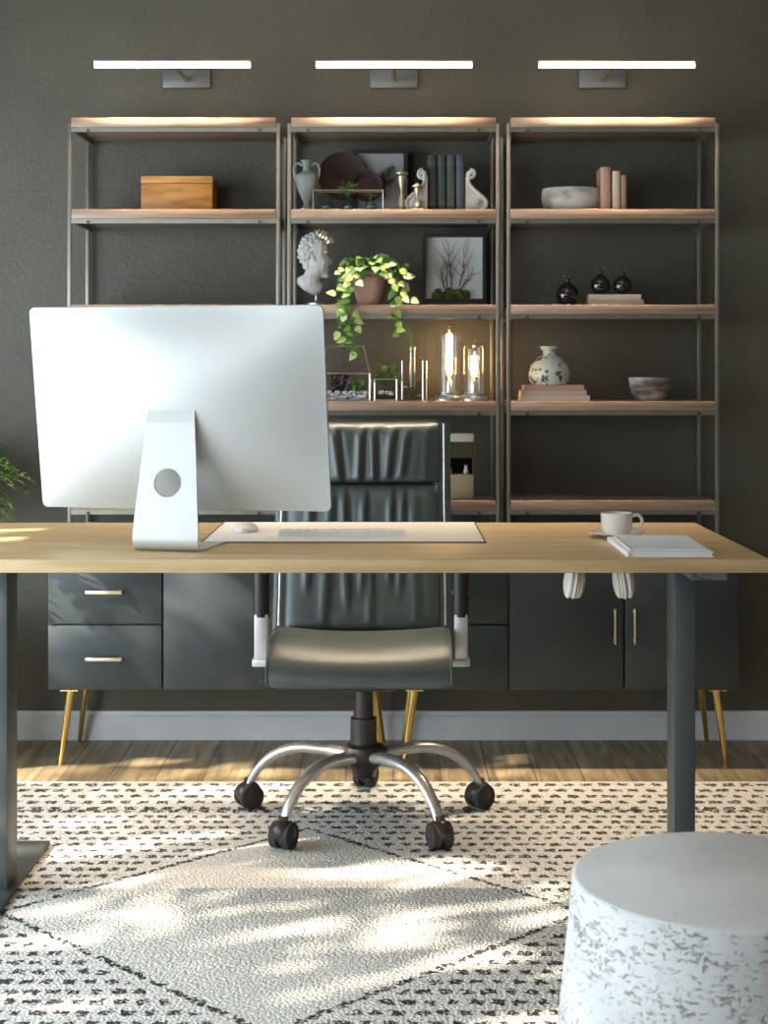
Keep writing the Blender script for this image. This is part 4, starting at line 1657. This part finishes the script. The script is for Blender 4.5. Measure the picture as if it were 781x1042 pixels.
zc = zt - .005
for i in range(56):
    a = random.uniform(0, 2 * PI)
    rr = random.uniform(.25, 1) ** .6
    tx = x + rr * math.cos(a) * .078
    ty = D - .012 + rr * math.sin(a) * .055
    tz = zt + .052 * (1 - rr * rr * .8) * random.uniform(.35, 1.0) - (rr > .8) * random.uniform(0, .035)
    tube(vn, [(x + math.cos(a) * .01, D, zt - .01), ((x + tx) / 2, (D + ty) / 2, max(tz, zt) + .006), (tx, ty, tz)], .0011, 4)
    pleaf((tx, ty, tz), (math.cos(a) * .8 + random.uniform(-.4, .4), math.sin(a) * .5 - .5, random.uniform(-.8, .2)))
vines = [  # (pixel path, depth)
    ([(362, 275), (350, 272), (344, 284), (342, 300), (343, 292)], 4.48),
    ([(360, 278), (352, 292), (346, 308), (352, 322), (356, 334), (352, 346), (359, 358)], 4.455),
    ([(366, 282), (356, 300), (358, 316), (362, 332), (358, 348), (362, 360)], 4.45),
    ([(362, 276), (352, 296), (346, 312), (343, 334), (346, 338)], 4.455),
    ([(388, 273), (398, 280), (406, 292), (410, 302), (408, 312)], 4.47),
    ([(390, 275), (400, 292), (403, 306), (402, 322), (404, 332), (398, 342)], 4.455),
    ([(388, 275), (402, 268), (410, 280), (413, 298), (418, 304)], 4.48),
    ([(390, 275), (404, 268), (414, 276), (409, 290), (408, 300)], 4.50),
]
for path_, Dv in vines:
    P0 = Vector((x, D - .02, zt - .004))
    pts = smooth_path([P0] + [P(a_, c_, Dv) for a_, c_ in path_], 7)
    tube(vn, pts, .0012, 5)
    acc = 0
    for i in range(3, len(pts)):
        acc += (pts[i] - pts[i - 1]).length
        if acc > .0155:
            acc = 0
            s = random.choice((-1, 1))
            pleaf(pts[i], (s * random.uniform(.3, 1), random.uniform(-.5, -.1), random.uniform(-1, .1)), .027)
obj('vines', vn, 'stem', t)
obj('leaves', lv, 'leaf', t, smooth=60)
random.setstate(rs)

# framed branch and moss picture
D = 4.66
t, a0, a1, q0, q1 = framed('framed_branch_picture', 'black-framed picture of bare branches above green moss', 430, 494, 238, D, z, .0085, 'board_white', depth=.045, bottom_border=.026)
rs = random.getstate(); random.seed(5)
b = B()
for (px0, py0, ang, L) in ((455, 288, -.16, .060), (459, 290, .06, .125), (467, 288, .30, .115), (452, 290, -.38, .055), (469, 290, .5, .05)):
    p = P(px0, py0, D + .02)
    twig(b, (p.x, D + .02, p.z - .01), ang, L, .0018, 1, 0, .35)
for v in b.verts:
    v.co.x = min(max(v.co.x, a0 + .002), a1 - .002); v.co.z = min(v.co.z, q1 - .004)
obj('bare_branches', b, 'twig', t)
b = B()
for (px0, r_) in ((448, 9), (457, 9.5), (469, 9)):
    p = P(px0, 297, D + .014)
    rr = r_ * D / F
    for i in range(26):
        a = random.uniform(0, 2 * PI); e = random.uniform(0, 1)
        ell(b, (p.x + rr * .75 * math.cos(a) * e, D + .014 + .006 * math.sin(a), q0 + rr * .9 * e * abs(math.sin(a)) + .002), (rr * .38,) * 2 + (rr * .38,), u=8, v=6)
obj('moss', b, 'moss', t)
random.setstate(rs)
b = B(); bx(b, PX(418, 4.60), PX(494, 4.60), 4.585, 4.655, z + .0003, z + .012, .002)
tag(obj('wooden_tray', b, 'mahogany'), 'low dark wooden tray in front of the framed branch picture', 'tray')

# ------------------------------------------------------------------ middle unit, third shelf
z = SH[3]
# terrarium house
D = 4.53
x0, x1 = PX(325, D), PX(376, D)
zl = PZ(380, D); zr = PZ(352, D)
y0, y1 = D, D + .13
ym = (y0 + y1) / 2
t = thing('glass_terrarium', 'house-shaped glass terrarium with white pebbles, beside the monitor', 'terrarium', ((x0 + x1) / 2, ym, z))
b = B()
rr_ = .0021
for y in (y0, y1):
    tube(b, [(x0, y, z + .002), (x1, y, z + .002)], rr_, 6); tube(b, [(x0, y, zl), (x1, y, zl)], rr_, 6)
    for x in (x0, x1):
        tube(b, [(x, y, z + .0004), (x, y, zl)], rr_, 6)
        tube(b, [(x, y, zl), (x - (.018 if x == x1 else -.018), ym, zr)], rr_, 6)
for x in (x0, x1):
    tube(b, [(x, y0, z + .002), (x, y1, z + .002)], rr_, 6); tube(b, [(x, y0, zl), (x, y1, zl)], rr_, 6)
tube(b, [(x0 + .018, ym, zr), (x1 - .018, ym, zr)], rr_, 6)
obj('metal_frame', b, 'wire', t)


def quad(bm, *pts):
    bm.faces.new([bm.verts.new(p) for p in pts])


b = B()
quad(b, (x0, y0, z + .002), (x1, y0, z + .002), (x1, y0, zl), (x0, y0, zl))
quad(b, (x0, y1, z + .002), (x1, y1, z + .002), (x1, y1, zl), (x0, y1, zl))
quad(b, (x1, y0, z + .002), (x1, y1, z + .002), (x1, y1, zl), (x1, y0, zl))
quad(b, (x0, y0, z + .002), (x0, y1, z + .002), (x0, y1, zl), (x0, y0, zl))
quad(b, (x0, y0, zl), (x1, y0, zl), (x1 - .018, ym, zr), (x0 + .018, ym, zr))
quad(b, (x0, y1, zl), (x1, y1, zl), (x1 - .018, ym, zr), (x0 + .018, ym, zr))
obj('glass_panes', b, 'glass', t, smooth=0)
b = B()
for i in range(420):
    r_ = random.uniform(.003, .0055)
    ell(b, (random.uniform(x0 + .006, x1 - .006), y0 + .005 + random.random() ** 1.5 * .10, z + .005 + random.uniform(0, .022)), (r_, r_ * .9, r_ * .7), u=6, v=5)
pb = obj('pebbles', b, 'pebble', t); pb['kind'] = 'stuff'
b = B()
for (px0, n_) in ((343, 50), (350, 35)):
    cx_ = PX(px0, D + .03)
    for i in range(n_):
        h_ = random.uniform(.020, .075)
        p = Vector((cx_ + random.uniform(-.013, .013), D + .035 + random.uniform(-.012, .012), z + h_))
        leaf(b, p, (random.uniform(-1, 1), random.uniform(-1, 0), random.uniform(-.2, 1)), (0, -1, .5), .017, .010)
obj('purple_plant', b, 'leafpurple', t, smooth=60)
b = B()
for i in range(50):
    p = Vector((PX(363, D + .03) + random.uniform(-.015, .015), D + .035 + random.uniform(-.012, .012), z + random.uniform(.022, .052)))
    leaf(b, p, (random.uniform(-1, 1), random.uniform(-1, 0), random.uniform(-.2, 1)), (0, -1, .5), .015, .009)
obj('green_plant', b, 'leafgreen', t, smooth=60)


def glass_cube(px0, px1, top, D, label, cat, name, depth=.06, frame='wire'):
    x0, x1 = PX(px0, D), PX(px1, D); zt_ = PZ(top, D)
    t = thing(name, label, cat, ((x0 + x1) / 2, D + depth / 2, SH[3]))
    b = B(); r = .0020
    for y in (D, D + depth):
        for zz in (z + .002, zt_):
            tube(b, [(x0, y, zz), (x1, y, zz)], r, 6)
        for x in (x0, x1):
            tube(b, [(x, y, z + .0004), (x, y, zt_)], r, 6)
    for x in (x0, x1):
        for zz in (z + .002, zt_):
            tube(b, [(x, D, zz), (x, D + depth, zz)], r, 6)
    obj('metal_frame', b, frame, t)
    b = B()
    for y in (D, D + depth):
        quad(b, (x0, y, z + .002), (x1, y, z + .002), (x1, y, zt_), (x0, y, zt_))
    for x in (x0, x1):
        quad(b, (x, D, z + .002), (x, D + depth, z + .002), (x, D + depth, zt_), (x, D, zt_))
    obj('glass_panes', b, 'glass', t, smooth=0)
    return t, x0, x1, zt_


D = 4.52
t, x0, x1, zt = glass_cube(381, 403.5, 386, D, 'small glass cube planter with a bright green succulent', 'planter', 'cube_planter')
b = B(); bx(b, x0 + .004, x1 - .004, D + .004, D + .056, z + .003, z + .014, .002); obj('dark_gravel', b, 'soil', t)
b = B()
for i in range(12):
    ell(b, (random.uniform(x0 + .012, x1 - .012), D + .012 + random.random() * .03, z + .018 + random.random() * .008), (.006, .005, .004), u=8, v=6)
obj('stones', b, 'pebble', t)
sprig(t, (x0 + x1) / 2 + .000, D + .03, zt - .008, .044, 110, 'leafgreen', L=.016, W=.008, hz=.055)

# square glass block with tall tube vase
D = 4.535
x0, x1 = PX(409, D), PX(430, D)
t = thing('tube_vase_stand', 'clear glass tube vase with a green stem in a square glass block', 'vase', ((x0 + x1) / 2, D + .03, z))
b = B(); bx(b, x0, x1, D, D + .06, z + .0004, z + .055, .002); obj('glass_block', b, 'darkglass', t)
for (x, y) in ((x0, D), (x1, D), (x0, D + .06), (x1 + .012, D + .06)):
    b = B(); tube(b, [(x, y, z + .0004), (x, y, PZ(367, D))], .0016, 6)
    obj('metal_rod', b, 'wire', t)
xt = (x0 + x1) / 2
b = B(); lathe(b, [(0, .030), (.008, .032), (.0095, .040), (.0095, PZ(353, D) - z), (.012, PZ(352, D) - z), (.0085, PZ(353, D) - z), (.0085, .042), (0, .036)], (xt, D + .03, z), 20); obj('glass_tube', b, 'glass', t)
b = B(); tube(b, smooth_path([(xt, D + .03, z + .04), (xt + .002, D + .03, z + .09), (xt, D + .03, z + .15), (xt - .008, D + .028, z + .185), (xt - .022, D + .026, z + .205)]), [.0022] * 25 + [.004] * 8, 8) if False else tube(b, smooth_path([(xt, D + .03, z + .04), (xt + .002, D + .03, z + .09), (xt, D + .03, z + .15), (xt - .008, D + .028, z + .185), (xt - .022, D + .026, z + .205)]), .003, 8)
for q in ((xt - .004, z + .175), (xt - .010, z + .190), (xt - .018, z + .2)):
    leaf(b, (q[0], D + .026, q[1]), (-1, -.3, .8), (0, -1, 0), .024, .010)
    leaf(b, (q[0], D + .026, q[1]), (.3, -.3, 1), (0, -1, 0), .020, .010)
obj('green_stem', b, 'stem', t)


# filament lamps
def filament_lamp(px, top, wpx, D, f0, f1, fw, bw, label):
    x = PX(px, D); zt_ = PZ(top, D); r = wpx / 2 * D / F; br = bw / 2 * D / F
    hh = zt_ - z
    t = thing('filament_lamp', label, 'lamp', (x, D, z), 'glowing filament lamps')
    b = B(); lathe(b, [(0, .0003), (br, .0003), (br, .008), (br * .93, .013), (br * .72, .016), (br * .70, .021), (r * .9, .024), (0, .024)], (x, D, z), 40); obj('base', b, 'pewter', t)
    b = B(); lathe(b, [(0, .024), (.012, .024), (.012, .055), (.009, .062), (0, .062)], (x, D, z), 20); obj('socket', b, 'chrome', t)
    b = B(); lathe(b, [(r, .022), (r, hh - r * .95)] + [(r * math.cos(a), hh - r * .95 + r * .75 * math.sin(a)) for a in [PI / 2 * i / 8 for i in range(1, 8)]] + [(.005, hh - r * .18), (.006, hh - .006), (.004, hh), (0, hh)], (x, D, z), 40)
    obj('glass_cloche', b, 'glass', t, smooth=60)
    z0_, z1_ = PZ(f1, D), PZ(f0, D)
    b = B(); rb = fw * .9 * D / F
    lathe(b, [(.006, .058), (rb, z0_ - z - .002), (rb, z1_ - z + .004), (rb * .6, z1_ - z + .012), (0, z1_ - z + .014)], (x, D, z), 20); obj('bulb_glass', b, 'glass', t)
    b = B(); rf = fw / 2 * D / F
    tube(b, [(x, D, z0_), (x, D, z0_ + .003), (x, D, z1_ - .003), (x, D, z1_)], [rf * .6, rf, rf, rf * .6], 14); obj('glowing_filament', b, 'filament', t)
    return t


filament_lamp(457, 330, 26, 4.585, 340, 380, 6.5, 34, 'taller glowing filament lamp under a glass cloche')
filament_lamp(482, 345, 21, 4.52, 362, 381, 6.5, 30, 'shorter glowing filament lamp at the right end of the shelf')

# ------------------------------------------------------------------ middle unit, bottom shelf: little drawer box
z = SH[4]
D = 4.54
x0, x1 = PX(449, D), PX(481.5, D)
t = thing('desk_organiser', 'small box organiser with cream lid and tan drawer, beside the chair back', 'organiser', ((x0 + x1) / 2, D + .05, z))
zb = PZ(483, D); zm = PZ(466, D); zl_ = PZ(449.5, D); zt = PZ(441, D)
b = B(); bx(b, x0, x1, D, D + .10, z + .0004, zb, .001); obj('drawer_box', b, 'tanbox', t)
b = B(); bx(b, x1 - .002, x1 + .004, D + .003, D + .10, zb, zl_, .001); bx(b, x0, x1, D + .095, D + .10, zb, zl_); bx(b, x0 - .004, x0 + .002, D + .003, D + .10, zb, zl_, .001)
obj('side_panels', b, 'brownpanel', t, smooth=0)
b = B(); bx(b, x0 + .002, x1 - .003, D + .002, D + .005, zm, zl_); obj('smoked_window', b, mat('olive_panel', (.075, .075, .04), .35), t, smooth=0)
b = B(); bx(b, x0 - .005, x1 + .001, D - .002, D + .102, zl_, zt, .002); obj('lid', b, 'creambox', t)
for (pxx, rr, hh_, lab) in ((456, .012, .018, 'small white pot inside the box organiser, left'), (474, .008, .026, 'small white bottle inside the box organiser, right')):
    xx = PX(pxx, D + .03)
    b = B(); lathe(b, [(0, .0003), (rr * .8, .0003), (rr, hh_ * .4), (rr * .55, hh_ * .75), (rr * .8, hh_), (rr * .5, hh_), (0, hh_ * .8)], (xx, D + .03, zb), 20)
    tag(obj('trinket_pot' if rr > .01 else 'trinket_bottle', b, 'ceramic'), lab, 'pot' if rr > .01 else 'bottle')

# ------------------------------------------------------------------ right unit, upper shelf: oblong bowl and three books
z = SH[1]
D = 4.57
x = PX(581.5, D); r = 30.5 * D / F; hh = PZ(191.5, D) - z
b = B(); lathe(b, [(0, .0003), (r * .70, .0003), (r * .93, hh * .25), (r * 1.0, hh * .62), (r * .97, hh * .92), (r * .93, hh), (r * .89, hh * .97), (r * .92, hh * .6), (r * .66, hh * .15), (0, hh * .12)], (x, D + .02, z), 48, 1, .8)
tag(obj('ceramic_bowl', b, 'bowlmarble', smooth=60), 'wide white marbled bowl on the upper right shelf', 'bowl')
D = 4.53
G = 'standing brown books on the upper right shelf'
standing_book(611, 621.5, 170, D, 'pinkcover', 'tallest dusty pink standing book, beside the white bowl', G, gilt=False)
standing_book(623, 631, 174, D, 'creamcover', 'cream standing book in the middle of three', G, gilt=False)
standing_book(631.8, 637.5, 178, D, 'bronzecover', 'thin brown standing book at the right of three', G, gilt=False)

# ------------------------------------------------------------------ right unit, second shelf: black ring bottles and two books
z = SH[2]
GB = 'round black bottles with ring tops'


def ring_bottle(px, top, wpx, D, zz, label):
    x = PX(px, D); hh = PZ(top, D) - zz; r = wpx / 2 * D / F
    t = thing('ring_bottle', label, 'bottle', (x, D, zz), GB)
    b = B(); lathe(b, [(0, .0003), (r * .55, .0003), (r * .82, r * .3), (r, r * .85), (r * .9, r * 1.35), (r * .6, r * 1.75), (r * .25, r * 1.95), (r * .22, r * 2.25), (r * .3, r * 2.32), (0, r * 2.32)], (x, D, zz), 36)
    obj('body', b, 'blackglaze', t, smooth=60)
    rr = max(.006, (hh - r * 2.2) / 2)
    b = B(); zc_ = zz + hh - rr
    pts = [(x + rr * math.cos(a), D, zc_ + rr * math.sin(a)) for a in [2 * PI * i / 24 for i in range(25)]]
    tube(b, pts, .0022, 8); obj('ring_handle', b, 'bolt', t)


D = 4.56
G2 = 'flat books under the black bottles'
xa = PX(597, D); zb1 = z + .0165
flat_book(PX(596.5, D), PX(652.5, D), D - .04, D + .06, z, .016, 'beigecover', 'beige book lying under the cream book below the two black bottles', group=G2, spine='front')
flat_book(PX(597, D), PX(650, D), D - .035, D + .06, z + .0162, .0155, 'creamcover', 'cream book lying directly beneath the two black bottles', group=G2, spine='front')
ring_bottle(577, 279, 24, D, z, 'round black bottle standing alone on the shelf, left of the stacked books')
ring_bottle(610.5, 268.5, 21, D, z + .0318, 'left of the two round black bottles on the stacked books')
ring_bottle(633, 270, 20, D, z + .0318, 'right of the two round black bottles on the stacked books')

# ------------------------------------------------------------------ right unit, third shelf: speckled vase on three books, bowl
z = SH[3]
D = 4.55
G3 = 'flat books under the speckled vase'
flat_book(PX(528, D), PX(598, D), D - .045, D + .06, z, .0150, 'creamcover', 'bottom cream book of the stack under the speckled vase', group=G3, spine='front')
flat_book(PX(528.5, D), PX(595, D), D - .040, D + .06, z + .0152, .0150, 'beigecover', 'middle beige book of the stack under the speckled vase', group=G3, spine='front')
flat_book(PX(531.5, D), PX(592.5, D), D - .035, D + .055, z + .0304, .0150, 'pinkcover', 'top pinkish book directly under the speckled vase', group=G3, spine='front')
zv = z + .0456
hh = PZ(352.5, D) - zv; r = 21.5 * D / F
x = PX(559, D)
b = B(); lathe(b, [(0, .0003), (r * .80, .0003), (r * .97, hh * .12), (r, hh * .28), (r * .88, hh * .52), (r * .58, hh * .70), (r * .34, hh * .77), (r * .30, hh * .86), (r * .46, hh * .97), (r * .46, hh), (r * .34, hh), (r * .24, hh * .86), (0, hh * .7)], (x, D, zv), 40)
tag(obj('speckled_vase', b, 'speckle', smooth=50), 'squat speckled grey-green vase standing on three books', 'vase')
x = PX(661, D); r = 22 * D / F; hh = PZ(384, D) - z
b = B(); lathe(b, [(0, .0003), (r * .62, .0003), (r * .78, hh * .18), (r * .94, hh * .55), (r, hh * .97), (r * .99, hh), (r * .95, hh * .97), (r * .88, hh * .5), (r * .6, hh * .12), (0, hh * .1)], (x, D, z), 40)
tag(obj('ceramic_bowl', b, 'bowlbrown', smooth=50), 'deep grey and brown marbled bowl on the right shelf, beside the speckled vase', 'bowl')
